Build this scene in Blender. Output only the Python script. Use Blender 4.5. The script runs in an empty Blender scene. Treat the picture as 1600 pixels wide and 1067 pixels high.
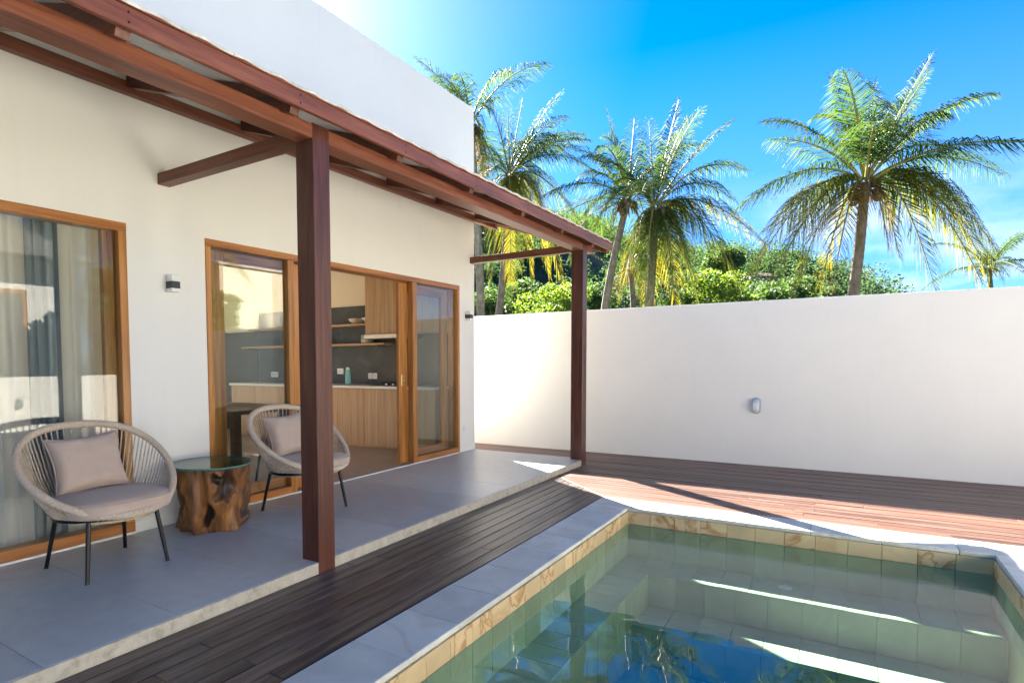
import bpy, bmesh, math, random
import numpy as np
from mathutils import Vector, Matrix, noise
R_ = math.radians
rnd = random.Random(7)
npr = np.random.default_rng(11)
scene = bpy.context.scene
COL = scene.collection

# ------------------------------------------------------------------ camera
CX, CZ = 4.1421, 1.2159
cam_d = bpy.data.cameras.new("camera"); cam = bpy.data.objects.new("camera", cam_d); COL.objects.link(cam)
yaw, pit, rol = R_(35.2791), R_(-2.9416), R_(-0.4572)
fw = Vector((-math.sin(yaw)*math.cos(pit), math.cos(yaw)*math.cos(pit), math.sin(pit)))
rt = Vector((math.cos(yaw), math.sin(yaw), 0)); up = rt.cross(fw)
r2 = rt*math.cos(rol)+up*math.sin(rol); u2 = -rt*math.sin(rol)+up*math.cos(rol)
cam.matrix_world = Matrix(((r2.x, u2.x, -fw.x, CX), (r2.y, u2.y, -fw.y, 0), (r2.z, u2.z, -fw.z, CZ), (0, 0, 0, 1)))
cam_d.sensor_width = 36; cam_d.lens = 955.984/1600*36
cam_d.shift_x = (800-641.31)/1600; cam_d.shift_y = (613.59-533.5)/1600
cam_d.clip_start = .05; cam_d.clip_end = 3000
scene.camera = cam

# ------------------------------------------------------------------ sky, sun, exposure
SUN_AZ, SUN_EL = R_(53.9), R_(33.7)          # azimuth from +Y towards -X
w = bpy.data.worlds.new("World"); scene.world = w; w.use_nodes = True
nt = w.node_tree; nt.nodes.clear()
def N(t, typ, **k):
    n = t.nodes.new(typ)
    for a, b in k.items(): setattr(n, a, b)
    return n
sky = N(nt, "ShaderNodeTexSky", sky_type='NISHITA', sun_disc=False, sun_elevation=SUN_EL, sun_rotation=-SUN_AZ,
        air_density=.47, dust_density=0.8, ozone_density=4.0, altitude=1500)
hs = N(nt, "ShaderNodeHueSaturation"); hs.inputs['Saturation'].default_value = 1.42; hs.inputs['Hue'].default_value = .500
nt.links.new(sky.outputs[0], hs.inputs['Color'])
# low fair-weather clouds, all the way round the horizon
tc = N(nt, "ShaderNodeTexCoord"); mp = N(nt, "ShaderNodeMapping"); mp.inputs['Scale'].default_value = (1, 1, 2.2)
nt.links.new(tc.outputs['Generated'], mp.inputs[0])
cn = N(nt, "ShaderNodeTexNoise"); cn.inputs['Scale'].default_value = 3.4; cn.inputs['Detail'].default_value = 7; cn.inputs['Roughness'].default_value = .58
nt.links.new(mp.outputs[0], cn.inputs['Vector'])
cr = N(nt, "ShaderNodeValToRGB"); cr.color_ramp.elements[0].position = .45; cr.color_ramp.elements[1].position = .66
nt.links.new(cn.outputs['Fac'], cr.inputs[0])
sx = N(nt, "ShaderNodeSeparateXYZ"); nt.links.new(tc.outputs['Generated'], sx.inputs[0])
mr = N(nt, "ShaderNodeMapRange"); mr.inputs['From Min'].default_value = .25; mr.inputs['From Max'].default_value = .10
nt.links.new(sx.outputs['Z'], mr.inputs['Value'])
mm = N(nt, "ShaderNodeMath", operation='MULTIPLY'); nt.links.new(cr.outputs[0], mm.inputs[0]); nt.links.new(mr.outputs[0], mm.inputs[1])
m2 = N(nt, "ShaderNodeMath", operation='MULTIPLY'); m2.inputs[1].default_value = .75; nt.links.new(mm.outputs[0], m2.inputs[0])
mx = N(nt, "ShaderNodeMixRGB"); mx.inputs['Color2'].default_value = (3.4, 3.5, 3.6, 1)
hr = N(nt, "ShaderNodeMapRange"); hr.inputs['From Min'].default_value = .42; hr.inputs['From Max'].default_value = .0; hr.inputs['To Max'].default_value = .8   # humid paleness towards the horizon
nt.links.new(sx.outputs['Z'], hr.inputs['Value']); hx = N(nt, "ShaderNodeMixRGB"); hx.inputs['Color2'].default_value = (.85, 1.3, 1.8, 1)
nt.links.new(hr.outputs[0], hx.inputs[0]); nt.links.new(hs.outputs[0], hx.inputs['Color1'])
nt.links.new(m2.outputs[0], mx.inputs[0]); nt.links.new(hx.outputs[0], mx.inputs['Color1'])
bg = N(nt, "ShaderNodeBackground"); bg.inputs['Strength'].default_value = .055
nt.links.new(mx.outputs[0], bg.inputs[0]); wo = N(nt, "ShaderNodeOutputWorld"); nt.links.new(bg.outputs[0], wo.inputs[0])
sl = bpy.data.lights.new("sun", 'SUN'); so = bpy.data.objects.new("sun", sl); COL.objects.link(so)
sl.energy = 5.0; sl.angle = R_(.5); sl.color = (1, .93, .82)
sdir = Vector((-math.sin(SUN_AZ)*math.cos(SUN_EL), math.cos(SUN_AZ)*math.cos(SUN_EL), math.sin(SUN_EL)))
so.rotation_euler = sdir.to_track_quat('Z', 'Y').to_euler(); so.location = (-20, 20, 30)
scene.view_settings.view_transform = 'Standard'; scene.view_settings.look = 'None'
scene.view_settings.gamma = 1; scene.view_settings.use_curve_mapping = False
scene.view_settings.exposure = 3.35
cy = scene.cycles
cy.max_bounces = 10; cy.diffuse_bounces = 5; cy.glossy_bounces = 5; cy.transmission_bounces = 6; cy.transparent_max_bounces = 24
cy.caustics_reflective = False; cy.caustics_refractive = False; cy.sample_clamp_indirect = 6
cy.use_denoising = True

# ------------------------------------------------------------------ material helpers
def new_mat(name):
    m = bpy.data.materials.new(name); m.use_nodes = True; t = m.node_tree
    return m, t, t.nodes['Principled BSDF']
def link(t, a, b): t.links.new(a, b)
def coords(t, kind='pos', scale=(1, 1, 1), rand=0):
    if kind == 'pos': o = N(t, "ShaderNodeNewGeometry").outputs['Position']
    else: o = N(t, "ShaderNodeTexCoord").outputs['Object']
    mp = N(t, "ShaderNodeMapping"); mp.inputs['Scale'].default_value = scale; link(t, o, mp.inputs[0])
    if rand:
        oi = N(t, "ShaderNodeObjectInfo"); mu = N(t, "ShaderNodeMath", operation='MULTIPLY'); mu.inputs[1].default_value = rand
        link(t, oi.outputs['Random'], mu.inputs[0]); cb = N(t, "ShaderNodeCombineXYZ")
        for i in range(3): link(t, mu.outputs[0], cb.inputs[i])
        link(t, cb.outputs[0], mp.inputs['Location'])
    return mp.outputs[0]
def noise_(t, vec, scale, detail=5, rough=.6, dist=0):
    n = N(t, "ShaderNodeTexNoise"); n.inputs['Scale'].default_value = scale; n.inputs['Detail'].default_value = detail
    n.inputs['Roughness'].default_value = rough; n.inputs['Distortion'].default_value = dist; link(t, vec, n.inputs['Vector']); return n.outputs['Fac']
def ramp(t, fac, stops):
    r = N(t, "ShaderNodeValToRGB"); e = r.color_ramp.elements
    while len(e) < len(stops): e.new(.5)
    for i, (p, c) in enumerate(stops): e[i].position = p; e[i].color = (*c, 1) if len(c) == 3 else c
    link(t, fac, r.inputs[0]); return r.outputs[0]
def mixc(t, fac, a, b, blend='MIX'):
    m = N(t, "ShaderNodeMixRGB", blend_type=blend)
    for s, v in ((m.inputs[0], fac), (m.inputs[1], a), (m.inputs[2], b)):
        if isinstance(v, (int, float)): s.default_value = v
        elif isinstance(v, tuple): s.default_value = (*v, 1)
        else: link(t, v, s)
    return m.outputs[0]
def bump(t, bs, h, strength=.3, dist=.01):
    b = N(t, "ShaderNodeBump"); b.inputs['Strength'].default_value = strength; b.inputs['Distance'].default_value = dist
    link(t, h, b.inputs['Height']); link(t, b.outputs[0], bs.inputs['Normal'])
def rand_bright(t, col, lo, hi):
    oi = N(t, "ShaderNodeObjectInfo"); m = N(t, "ShaderNodeMapRange"); m.inputs['To Min'].default_value = lo; m.inputs['To Max'].default_value = hi
    link(t, oi.outputs['Random'], m.inputs['Value']); h = N(t, "ShaderNodeHueSaturation")
    link(t, m.outputs[0], h.inputs['Value']); link(t, col, h.inputs['Color']); return h.outputs[0]
def simple(name, col, rough=.5, metal=0, spec=.5, var=.08, scale=6, bmp=0):
    m, t, b = new_mat(name); v = coords(t); f = noise_(t, v, scale)
    lo = tuple(c*(1-var) for c in col); hi = tuple(min(1, c*(1+var)) for c in col)
    link(t, ramp(t, f, [(.3, lo), (.7, hi)]), b.inputs['Base Color'])
    b.inputs['Roughness'].default_value = rough; b.inputs['Metallic'].default_value = metal; b.inputs['Specular IOR Level'].default_value = spec
    if bmp: bump(t, b, noise_(t, v, scale*12, 4), bmp, .004)
    return m
def wood(name, dark, mid, light, stretch, rough=.45, rand=9, scale=1, lo=.8, hi=1.15, wear=None, bmp=.25, kind='pos'):
    """timber with the grain along the axis that has the small stretch value"""
    m, t, b = new_mat(name); v = coords(t, kind, tuple(s*scale for s in stretch), rand)
    g = noise_(t, v, 1, 8, .62, .6); c = ramp(t, g, [(.3, dark), (.5, mid), (.72, light)])
    c = rand_bright(t, c, lo, hi)
    if wear:
        v2 = coords(t, kind, tuple(s*scale*.35+.4 for s in stretch), rand*2); f = noise_(t, v2, 1.3, 7, .7)
        f2 = N(t, "ShaderNodeMapRange"); f2.inputs['From Min'].default_value = wear[1]; f2.inputs['From Max'].default_value = wear[2]; f2.inputs['To Max'].default_value = wear[3]
        link(t, f, f2.inputs['Value']); c = mixc(t, f2.outputs[0], c, wear[0])
    link(t, c, b.inputs['Base Color'])
    rr = N(t, "ShaderNodeMapRange"); rr.inputs['To Min'].default_value = rough-.1; rr.inputs['To Max'].default_value = rough+.15
    link(t, g, rr.inputs['Value']); link(t, rr.outputs[0], b.inputs['Roughness'])
    bump(t, b, g, bmp, .003); return m
def glass_mat(name, tint=(.93, .96, .95), ior=1.5, bump_scale=0, bump_s=0, rough=0.0):
    m = bpy.data.materials.new(name); m.use_nodes = True; t = m.node_tree; t.nodes.clear()
    tr = N(t, "ShaderNodeBsdfTransparent"); tr.inputs[0].default_value = (*tint, 1)
    gl = N(t, "ShaderNodeBsdfGlossy"); gl.inputs['Roughness'].default_value = rough
    fr = N(t, "ShaderNodeFresnel"); ge = N(t, "ShaderNodeNewGeometry"); ir = N(t, "ShaderNodeMapRange")   # same reflectance from both sides of the sheet
    ir.inputs['To Min'].default_value = ior; ir.inputs['To Max'].default_value = 1/ior; link(t, ge.outputs['Backfacing'], ir.inputs['Value']); link(t, ir.outputs[0], fr.inputs[0])
    mx = N(t, "ShaderNodeMixShader"); link(t, fr.outputs[0], mx.inputs[0]); link(t, tr.outputs[0], mx.inputs[1]); link(t, gl.outputs[0], mx.inputs[2])
    o = N(t, "ShaderNodeOutputMaterial"); link(t, mx.outputs[0], o.inputs[0])
    if bump_s:
        v = coords(t, 'pos', (1, 1, 1)); n1 = noise_(t, v, bump_scale, 2, .5, .4)
        b = N(t, "ShaderNodeBump"); b.inputs['Strength'].default_value = 1; b.inputs['Distance'].default_value = bump_s
        link(t, n1, b.inputs['Height']); link(t, b.outputs[0], gl.inputs['Normal']); link(t, b.outputs[0], fr.inputs['Normal'])
    return m
def leaf_mat(name, dark, light, trans, tfac=.45, rough=.45, scale=.8, rand=(.75, 1.25)):
    m = bpy.data.materials.new(name); m.use_nodes = True; t = m.node_tree; b = t.nodes['Principled BSDF']; o = t.nodes['Material Output']
    v = coords(t); c = ramp(t, noise_(t, v, scale, 4, .6), [(.35, dark), (.65, light)]); c = rand_bright(t, c, *rand)
    link(t, c, b.inputs['Base Color']); b.inputs['Roughness'].default_value = rough
    tl = N(t, "ShaderNodeBsdfTranslucent"); tl.inputs[0].default_value = (*trans, 1)
    mx = N(t, "ShaderNodeMixShader"); mx.inputs[0].default_value = tfac
    link(t, b.outputs[0], mx.inputs[1]); link(t, tl.outputs[0], mx.inputs[2]); link(t, mx.outputs[0], o.inputs[0]); return m

M = {}
def paint(name, col, stain=.05, bmp=.12):
    m, t, b = new_mat(name); v = coords(t)
    f = noise_(t, v, .9, 6, .65); c = ramp(t, f, [(.3, tuple(x*(1-stain) for x in col)), (.7, col)])
    g = noise_(t, coords(t, 'pos', (2, 2, .35)), 2.2, 6, .7); c = mixc(t, ramp(t, g, [(.56, (0, 0, 0)), (.8, (.2, .2, .2))]), c, tuple(x*.72 for x in col))
    link(t, c, b.inputs['Base Color']); b.inputs['Roughness'].default_value = .75; b.inputs['Specular IOR Level'].default_value = .25
    bump(t, b, noise_(t, v, 38, 5, .7), bmp, .004); return m
M['paint'] = paint('white_wall_paint', (.80, .785, .74))
M['garden_paint'] = paint('garden_wall_paint', (.785, .765, .71), .06, .16)
M['cream'] = paint('cream_interior_paint', (.80, .70, .56), .03)
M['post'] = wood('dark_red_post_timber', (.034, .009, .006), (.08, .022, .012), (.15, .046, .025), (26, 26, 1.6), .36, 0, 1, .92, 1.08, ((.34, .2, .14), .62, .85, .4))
M['beam_y'] = wood('red_beam_timber', (.10, .027, .013), (.20, .062, .031), (.30, .11, .058), (30, 1.3, 30), .4, 5, 1, .85, 1.15)
M['beam_x'] = wood('red_tie_timber', (.06, .015, .008), (.13, .036, .018), (.2, .065, .033), (1.3, 30, 30), .4, 5)
M['plank_y'] = wood('weathered_deck_timber', (.022, .013, .010), (.055, .030, .021), (.12, .07, .05), (48, 1.3, 12), .36, 23, 1, .5, 1.9, ((.27, .22, .185), .44, .66, .62), .5)
M['plank_x'] = wood('red_deck_timber', (.035, .015, .010), (.085, .036, .023), (.16, .075, .05), (1.3, 48, 12), .42, 23, 1, .55, 1.6, ((.24, .17, .14), .47, .70, .5), .4)
M['teak_v'] = wood('varnished_teak_upright', (.22, .075, .012), (.42, .17, .035), (.55, .26, .07), (22, 22, 1.2), .3, 7)
M['teak_h'] = wood('varnished_teak_rail', (.22, .07, .013), (.38, .145, .034), (.5, .22, .065), (22, 1.2, 22), .32, 7)
M['oak'] = wood('pale_oak_laminate', (.36, .21, .105), (.50, .31, .165), (.6, .40, .23), (26, 26, .9), .45, 3, 1, .94, 1.05, None, .05)
M['oak_h'] = wood('pale_oak_shelf', (.36, .21, .105), (.50, .31, .165), (.6, .40, .23), (.9, 26, 26), .45, 3, 1, .94, 1.05, None, .05)
M['glass'] = glass_mat('window_glass', (.90, .93, .92))
M['tabletop'] = glass_mat('green_table_glass', (.72, .88, .82), 1.5)
M['glassedge'] = simple('glass_edge', (.05, .22, .18), .1)
M['water'] = glass_mat('pool_water', (.68, .86, .74), 1.55, 2.6, .0022)
M['black'] = simple('black_metal', (.012, .012, .014), .35, .6)
M['darkgrey'] = simple('dark_grey_plastic', (.03, .035, .038), .4)
M['white'] = simple('white_plastic', (.8, .8, .78), .35)
M['steel'] = simple('brushed_steel', (.55, .55, .55), .3, 1)
M['alu'] = simple('cast_aluminium', (.42, .46, .5), .38, .8)
M['brass'] = simple('satin_brass', (.7, .55, .3), .3, 1)
M['soffit'] = simple('white_soffit_board', (.78, .76, .73), .7)
M['countertop'] = simple('white_countertop', (.78, .75, .71), .25)
M['turq'] = simple('turquoise_bottle', (.25, .6, .62), .3)
M['ceram'] = simple('glazed_stoneware', (.6, .52, .42), .3, var=.2, scale=14)
M['ceram_g'] = simple('green_glazed_stoneware', (.2, .36, .3), .3, var=.25, scale=14)
M['inner_floor'] = simple('interior_concrete', (.36, .29, .23), .35, var=.12, scale=2)
M['tile_roof'] = simple('grey_roof_tile', (.55, .53, .50), .75, var=.3, scale=9, bmp=.3)
M['dark_timber'] = wood('dark_table_timber', (.05, .022, .012), (.11, .05, .028), (.17, .085, .05), (1.4, 18, 18), .35, 4)
def m_backsplash():
    m, t, b = new_mat('charcoal_plaster'); v = coords(t)
    f = noise_(t, v, 2.6, 8, .68, .8); link(t, ramp(t, f, [(.3, (.020, .022, .020)), (.5, (.04, .042, .038)), (.75, (.085, .085, .075))]), b.inputs['Base Color'])
    b.inputs['Roughness'].default_value = .42; bump(t, b, f, .1, .01); return m
M['backsplash'] = m_backsplash()
def m_concrete():
    m, t, b = new_mat('polished_grey_concrete'); v = coords(t)
    f = noise_(t, v, 1.1, 8, .62, .5); g = noise_(t, v, 9, 6, .7)
    c = ramp(t, f, [(.28, (.40, .425, .43)), (.5, (.49, .51, .505)), (.75, (.58, .59, .575))]); c = mixc(t, .22, c, ramp(t, g, [(.3, (.26, .28, .29)), (.7, (.62, .64, .64))]))
    sp = noise_(t, v, 60, 2, .5); c = mixc(t, ramp(t, sp, [(.70, (0, 0, 0)), (.76, (.5, .5, .5))]), c, (.5, .49, .47)); c = rand_bright(t, c, .9, 1.07); st = noise_(t, coords(t, 'pos', (1, 3, 1)), 1.7, 9, .75, 1.5); c = mixc(t, ramp(t, st, [(.56, (0, 0, 0)), (.72, (.35, .35, .35))]), c, (.62, .62, .60)); link(t, c, b.inputs['Base Color']); r = N(t, "ShaderNodeMapRange"); r.inputs['To Min'].default_value = .22; r.inputs['To Max'].default_value = .5
    link(t, f, r.inputs['Value']); link(t, r.outputs[0], b.inputs['Roughness']); bump(t, b, g, .06, .004); return m
M['concrete'] = m_concrete()
def m_edge():
    m, t, b = new_mat('pale_slab_edge'); v = coords(t)
    f = noise_(t, v, 14, 8, .7, .4); link(t, ramp(t, f, [(.3, (.30, .27, .21)), (.5, (.46, .42, .34)), (.75, (.56, .52, .45))]), b.inputs['Base Color'])
    b.inputs['Roughness'].default_value = .8; bump(t, b, f, .35, .008); return m
M['edge'] = m_edge()
def m_stone(name, base, vein, vs, veinfac, rough, rand):
    m, t, b = new_mat(name); v = coords(t, 'pos', (1, 1, 1), rand)
    f = noise_(t, v, 5, 7, .6, .3); c = ramp(t, f, [(.3, tuple(x*.86 for x in base)), (.7, tuple(min(1, x*1.1) for x in base))])
    c = rand_bright(t, c, .86, 1.1)
    wv = N(t, "ShaderNodeTexNoise"); wv.inputs['Scale'].default_value = vs; wv.inputs['Detail'].default_value = 3; wv.inputs['Distortion'].default_value = 2.2; link(t, v, wv.inputs['Vector'])
    ring = ramp(t, wv.outputs['Fac'], [(.42, (0, 0, 0)), (.5, (1, 1, 1)), (.53, (.15, .15, .15)), (.62, (0, 0, 0))])
    oi = N(t, "ShaderNodeObjectInfo"); on = ramp(t, oi.outputs['Random'], [(.45, (.04, .04, .04)), (.7, (1, 1, 1))])
    mk = mixc(t, 1.0, ring, on, 'MULTIPLY'); mk = mixc(t, 1.0, mk, (veinfac, veinfac, veinfac), 'MULTIPLY')
    c = mixc(t, mk, c, vein); link(t, c, b.inputs['Base Color']); b.inputs['Roughness'].default_value = rough
    bump(t, b, noise_(t, v, 40, 5, .7), .12, .004); return m
M['tile'] = m_stone('veined_sandstone_tile', (.66, .50, .28), (.36, .15, .035), 2.8, .85, .5, 31)
M['coping'] = m_stone('pale_coping_stone', (.62, .62, .55), (.42, .33, .24), 1.6, .35, .55, 17)
M['grout'] = simple('pale_grout', (.58, .50, .36), .85)
M['pooltile'] = m_stone('green_grey_pool_tile', (.46, .50, .40), (.36, .38, .28), 1.6, .3, .5, 31)
M['poolgrout'] = simple('pool_shell_plaster', (.46, .50, .41), .85, var=.2, scale=3)
M['under'] = simple('dark_under_deck', (.012, .010, .009), .95)  # near-black sheet below the planks, visible through the gaps
M['rope'] = simple('taupe_rope', (.54, .43, .32), .8, var=.25, scale=60, bmp=.6)
M['rim'] = simple('taupe_wound_rope', (.60, .49, .38), .75, var=.2, scale=80, bmp=.9)
def m_fabric(name, col):
    m, t, b = new_mat(name); v = coords(t); f = noise_(t, v, 5, 5, .6); link(t, ramp(t, f, [(.3, tuple(x*.9 for x in col)), (.7, col)]), b.inputs['Base Color'])
    b.inputs['Roughness'].default_value = .9; b.inputs['Sheen Weight'].default_value = .25
    wv = noise_(t, coords(t, 'pos', (1, 1, 1)), 420, 2, .5); mx = mixc(t, .35, f, wv); bump(t, b, mx, .35, .006); return m
M['fabric'] = m_fabric('taupe_cushion_fabric', (.47, .365, .30))
def m_stump():
    m, t, b = new_mat('polished_root_wood'); v = coords(t, 'obj', (5, 5, 2.2)); f = noise_(t, v, 1.4, 9, .66, 1.2)
    c = ramp(t, f, [(.30, (.018, .008, .004)), (.46, (.10, .034, .010)), (.58, (.24, .09, .020)), (.76, (.40, .17, .042))])
    g = noise_(t, coords(t, 'obj', (40, 40, 5)), 1, 5, .6, 1); c = mixc(t, .3, c, ramp(t, g, [(.3, (.04, .015, .006)), (.7, (.5, .22, .05))]))
    at = N(t, "ShaderNodeAttribute"); at.attribute_name = 'bark'; c = mixc(t, at.outputs['Fac'], c, ramp(t, g, [(.3, (.012, .007, .005)), (.7, (.07, .04, .022))]))
    link(t, c, b.inputs['Base Color']); b.inputs['Roughness'].default_value = .48; bump(t, b, mixc(t, .5, f, g), .6, .02); return m
M['stump'] = m_stump()
def m_sheer(name, col, fac):
    m = bpy.data.materials.new(name); m.use_nodes = True; t = m.node_tree; t.nodes.clear()
    d = N(t, "ShaderNodeBsdfDiffuse"); d.inputs[0].default_value = (*col, 1); tl = N(t, "ShaderNodeBsdfTranslucent"); tl.inputs[0].default_value = (*col, 1)
    a = N(t, "ShaderNodeMixShader"); a.inputs[0].default_value = .4; link(t, d.outputs[0], a.inputs[1]); link(t, tl.outputs[0], a.inputs[2])
    tr = N(t, "ShaderNodeBsdfTransparent"); mx = N(t, "ShaderNodeMixShader"); mx.inputs[0].default_value = fac
    link(t, tr.outputs[0], mx.inputs[1]); link(t, a.outputs[0], mx.inputs[2]); o = N(t, "ShaderNodeOutputMaterial"); link(t, mx.outputs[0], o.inputs[0]); return m
M['sheer'] = m_sheer('sheer_voile', (.88, .86, .82), .82)
M['drape'] = simple('grey_drape_cloth', (.30, .31, .32), .9)
def m_frond():
    m = bpy.data.materials.new('palm_leaflet'); m.use_nodes = True; t = m.node_tree; b = t.nodes['Principled BSDF']; o = t.nodes['Material Output']
    at = N(t, "ShaderNodeAttribute"); at.attribute_name = 'age'; n = noise_(t, coords(t), 1.1, 4, .6)
    g = ramp(t, n, [(.35, (.022, .046, .02)), (.65, (.05, .088, .03))]); g = rand_bright(t, g, .75, 1.25)
    c = mixc(t, at.outputs['Fac'], g, (.19, .165, .022)); link(t, c, b.inputs['Base Color']); b.inputs['Roughness'].default_value = .6; b.inputs['Specular IOR Level'].default_value = .08
    tl = N(t, "ShaderNodeBsdfTranslucent"); link(t, mixc(t, at.outputs['Fac'], (.075, .165, .035), (.62, .52, .03)), tl.inputs[0])
    mx = N(t, "ShaderNodeMixShader"); mx.inputs[0].default_value = .42; link(t, b.outputs[0], mx.inputs[1]); link(t, tl.outputs[0], mx.inputs[2]); link(t, mx.outputs[0], o.inputs[0]); return m
M['frond'] = m_frond()
M['frond_d'] = leaf_mat('dry_palm_leaflet', (.12, .075, .03), (.22, .14, .06), (.4, .22, .06), .35, .7)
M['rachis'] = simple('palm_leaf_stalk', (.22, .20, .06), .5, var=.3)
M['trunk'] = wood('palm_trunk_bark', (.10, .075, .055), (.19, .15, .115), (.30, .25, .2), (9, 9, 5), .85, 5, 1, .85, 1.15, None, .6)
M['coconut'] = simple('coconut_husk', (.13, .085, .025), .6, var=.4)
M['bark'] = simple('tree_bark', (.10, .075, .05), .9, var=.3)
M['leaf_a'] = leaf_mat('bright_lime_leaves', (.06, .11, .015), (.11, .18, .025), (.24, .36, .03), .42, .6)
M['leaf_b'] = leaf_mat('mid_green_leaves', (.03, .065, .02), (.065, .115, .032), (.13, .23, .04), .38, .6)
M['leaf_c'] = leaf_mat('dark_green_leaves', (.022, .05, .02), (.05, .09, .03), (.12, .22, .04), .35, .5)
M['forest'] = leaf_mat('hill_forest_leaves', (.018, .045, .028), (.045, .088, .038), (.10, .20, .05), .38, .7, .12)
M['soil'] = simple('hill_soil', (.075, .06, .035), .95, var=.5, scale=.12)
M['grass'] = simple('rough_grass', (.06, .085, .025), .95, var=.4, scale=.4)
M['nroof'] = simple('grey_thatch', (.12, .115, .11), .95, var=.3)
M['thatch'] = simple('golden_thatch', (.36, .27, .10), .95, var=.3)

# ------------------------------------------------------------------ object helpers
def tag(o, label=None, cat=None, group=None, kind=None):
    if label: o['label'] = label
    if cat: o['category'] = cat
    if group: o['group'] = group
    if kind: o['kind'] = kind
    return o
def empty(name, loc=(0, 0, 0), rz=0):
    o = bpy.data.objects.new(name, None); COL.objects.link(o); o.location = loc; o.rotation_euler.z = rz; o.empty_display_size = .1; return o
def mesh_obj(name, me, mat, parent=None, loc=None):
    o = bpy.data.objects.new(name, me); COL.objects.link(o)
    if mat and not me.materials: me.materials.append(mat)
    if parent: o.parent = parent
    if loc: o.location = loc
    return o
class MB:
    def __init__(s): s.bm = bmesh.new()
    def box(s, x0, x1, y0, y1, z0, z1, bev=0):
        r = bmesh.ops.create_cube(s.bm, size=1); vs = r['verts']
        for v in vs: v.co = Vector(((x0+x1)/2+v.co.x*(x1-x0), (y0+y1)/2+v.co.y*(y1-y0), (z0+z1)/2+v.co.z*(z1-z0)))
        if bev:
            es = list({e for v in vs for e in v.link_edges}); bmesh.ops.bevel(s.bm, geom=es, offset=bev, segments=1, affect='EDGES')
        return s
    def prism(s, pts, z0, z1, bev=0):
        b = [s.bm.verts.new((x, y, z0)) for x, y in pts]; t = [s.bm.verts.new((x, y, z1)) for x, y in pts]
        s.bm.faces.new(b[::-1]); top = s.bm.faces.new(t); n = len(pts)
        for i in range(n): s.bm.faces.new((b[i], b[(i+1) % n], t[(i+1) % n], t[i]))
        if bev: bmesh.ops.bevel(s.bm, geom=list(top.edges), offset=bev, segments=1, affect='EDGES')
        return s
    def bar(s, p, q, wd, ht, bev=0, upv=(0, 0, 1)):
        p, q = Vector(p), Vector(q); d = (q-p); L = d.length; d.normalize(); side = d.cross(Vector(upv)).normalized(); u = side.cross(d)
        r = bmesh.ops.create_cube(s.bm, size=1)
        for v in r['verts']: v.co = p+d*((v.co.x+.5)*L)+side*(v.co.y*wd)+u*(v.co.z*ht)
        if bev: bmesh.ops.bevel(s.bm, geom=list({e for v in r['verts'] for e in v.link_edges}), offset=bev, segments=1, affect='EDGES')
        return s
    def tube(s, pts, rad, n=10, closed=False, caps=True):
        pts = [Vector(p) for p in pts]; m = len(pts); rads = rad if isinstance(rad, (list, tuple)) else [rad]*m
        rings = []; prev = None
        for i, p in enumerate(pts):
            a = pts[(i-1) % m] if (closed or i > 0) else p; b = pts[(i+1) % m] if (closed or i < m-1) else p
            t = (b-a).normalized()
            if prev is None: nrm = t.orthogonal().normalized()
            else: nrm = (prev-t*prev.dot(t)).normalized()
            prev = nrm; bn = t.cross(nrm)
            rings.append([s.bm.verts.new(p+(nrm*math.cos(2*math.pi*k/n)+bn*math.sin(2*math.pi*k/n))*rads[i]) for k in range(n)])
        for i in range(m if closed else m-1):
            A, B = rings[i], rings[(i+1) % m]
            for k in range(n): s.bm.faces.new((A[k], A[(k+1) % n], B[(k+1) % n], B[k]))
        if caps and not closed: s.bm.faces.new(rings[0][::-1]); s.bm.faces.new(rings[-1])
        return s
    def lathe(s, prof, n=32, c=(0, 0, 0)):
        rings = [[s.bm.verts.new((c[0]+r*math.cos(2*math.pi*k/n), c[1]+r*math.sin(2*math.pi*k/n), c[2]+z)) for k in range(n)] for r, z in prof]
        for A, B in zip(rings, rings[1:]):
            for k in range(n): s.bm.faces.new((A[k], A[(k+1) % n], B[(k+1) % n], B[k]))
        s.bm.faces.new(rings[0][::-1]); s.bm.faces.new(rings[-1]); return s
    def mesh(s, name, smooth=False):
        bmesh.ops.recalc_face_normals(s.bm, faces=s.bm.faces[:]); me = bpy.data.meshes.new(name); s.bm.to_mesh(me); s.bm.free()
        if smooth: me.polygons.foreach_set('use_smooth', [True]*len(me.polygons))
        return me
    def build(s, name, mat, parent=None, loc=None, smooth=False): return mesh_obj(name, s.mesh(name, smooth), mat, parent, loc)
def pyd(name, V, F, mat, parent=None, smooth=False):
    me = bpy.data.meshes.new(name); me.from_pydata([tuple(v) for v in V], [], F)
    if smooth: me.polygons.foreach_set('use_smooth', [True]*len(me.polygons))
    return mesh_obj(name, me, mat, parent)
def quads(name, V, mat, parent=None, faces_per=None):
    """V: (n,4,3) array of quads, fast path"""
    n = len(V); me = bpy.data.meshes.new(name); me.vertices.add(n*4); me.vertices.foreach_set('co', np.asarray(V, np.float32).ravel())
    me.loops.add(n*4); me.loops.foreach_set('vertex_index', np.arange(n*4, dtype=np.int32)); me.polygons.add(n)
    me.polygons.foreach_set('loop_start', np.arange(0, n*4, 4, dtype=np.int32)); me.update(calc_edges=True); me.validate()
    return mesh_obj(name, me, mat, parent)

# ================================================================== dimensions
X1, X2, X3, X4, X5 = 1.5625, 2.3245, 2.639, 4.977, 5.292
Y3, Y2, YC, YW = 5.370, 5.701, 7.380, 8.396
ZD, ZWAT, ZWT, ZPAR = -.067, -.200, 1.904, 4.60
Y0P = .95                                     # near end of the pool
XOPP = 7.25

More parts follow.
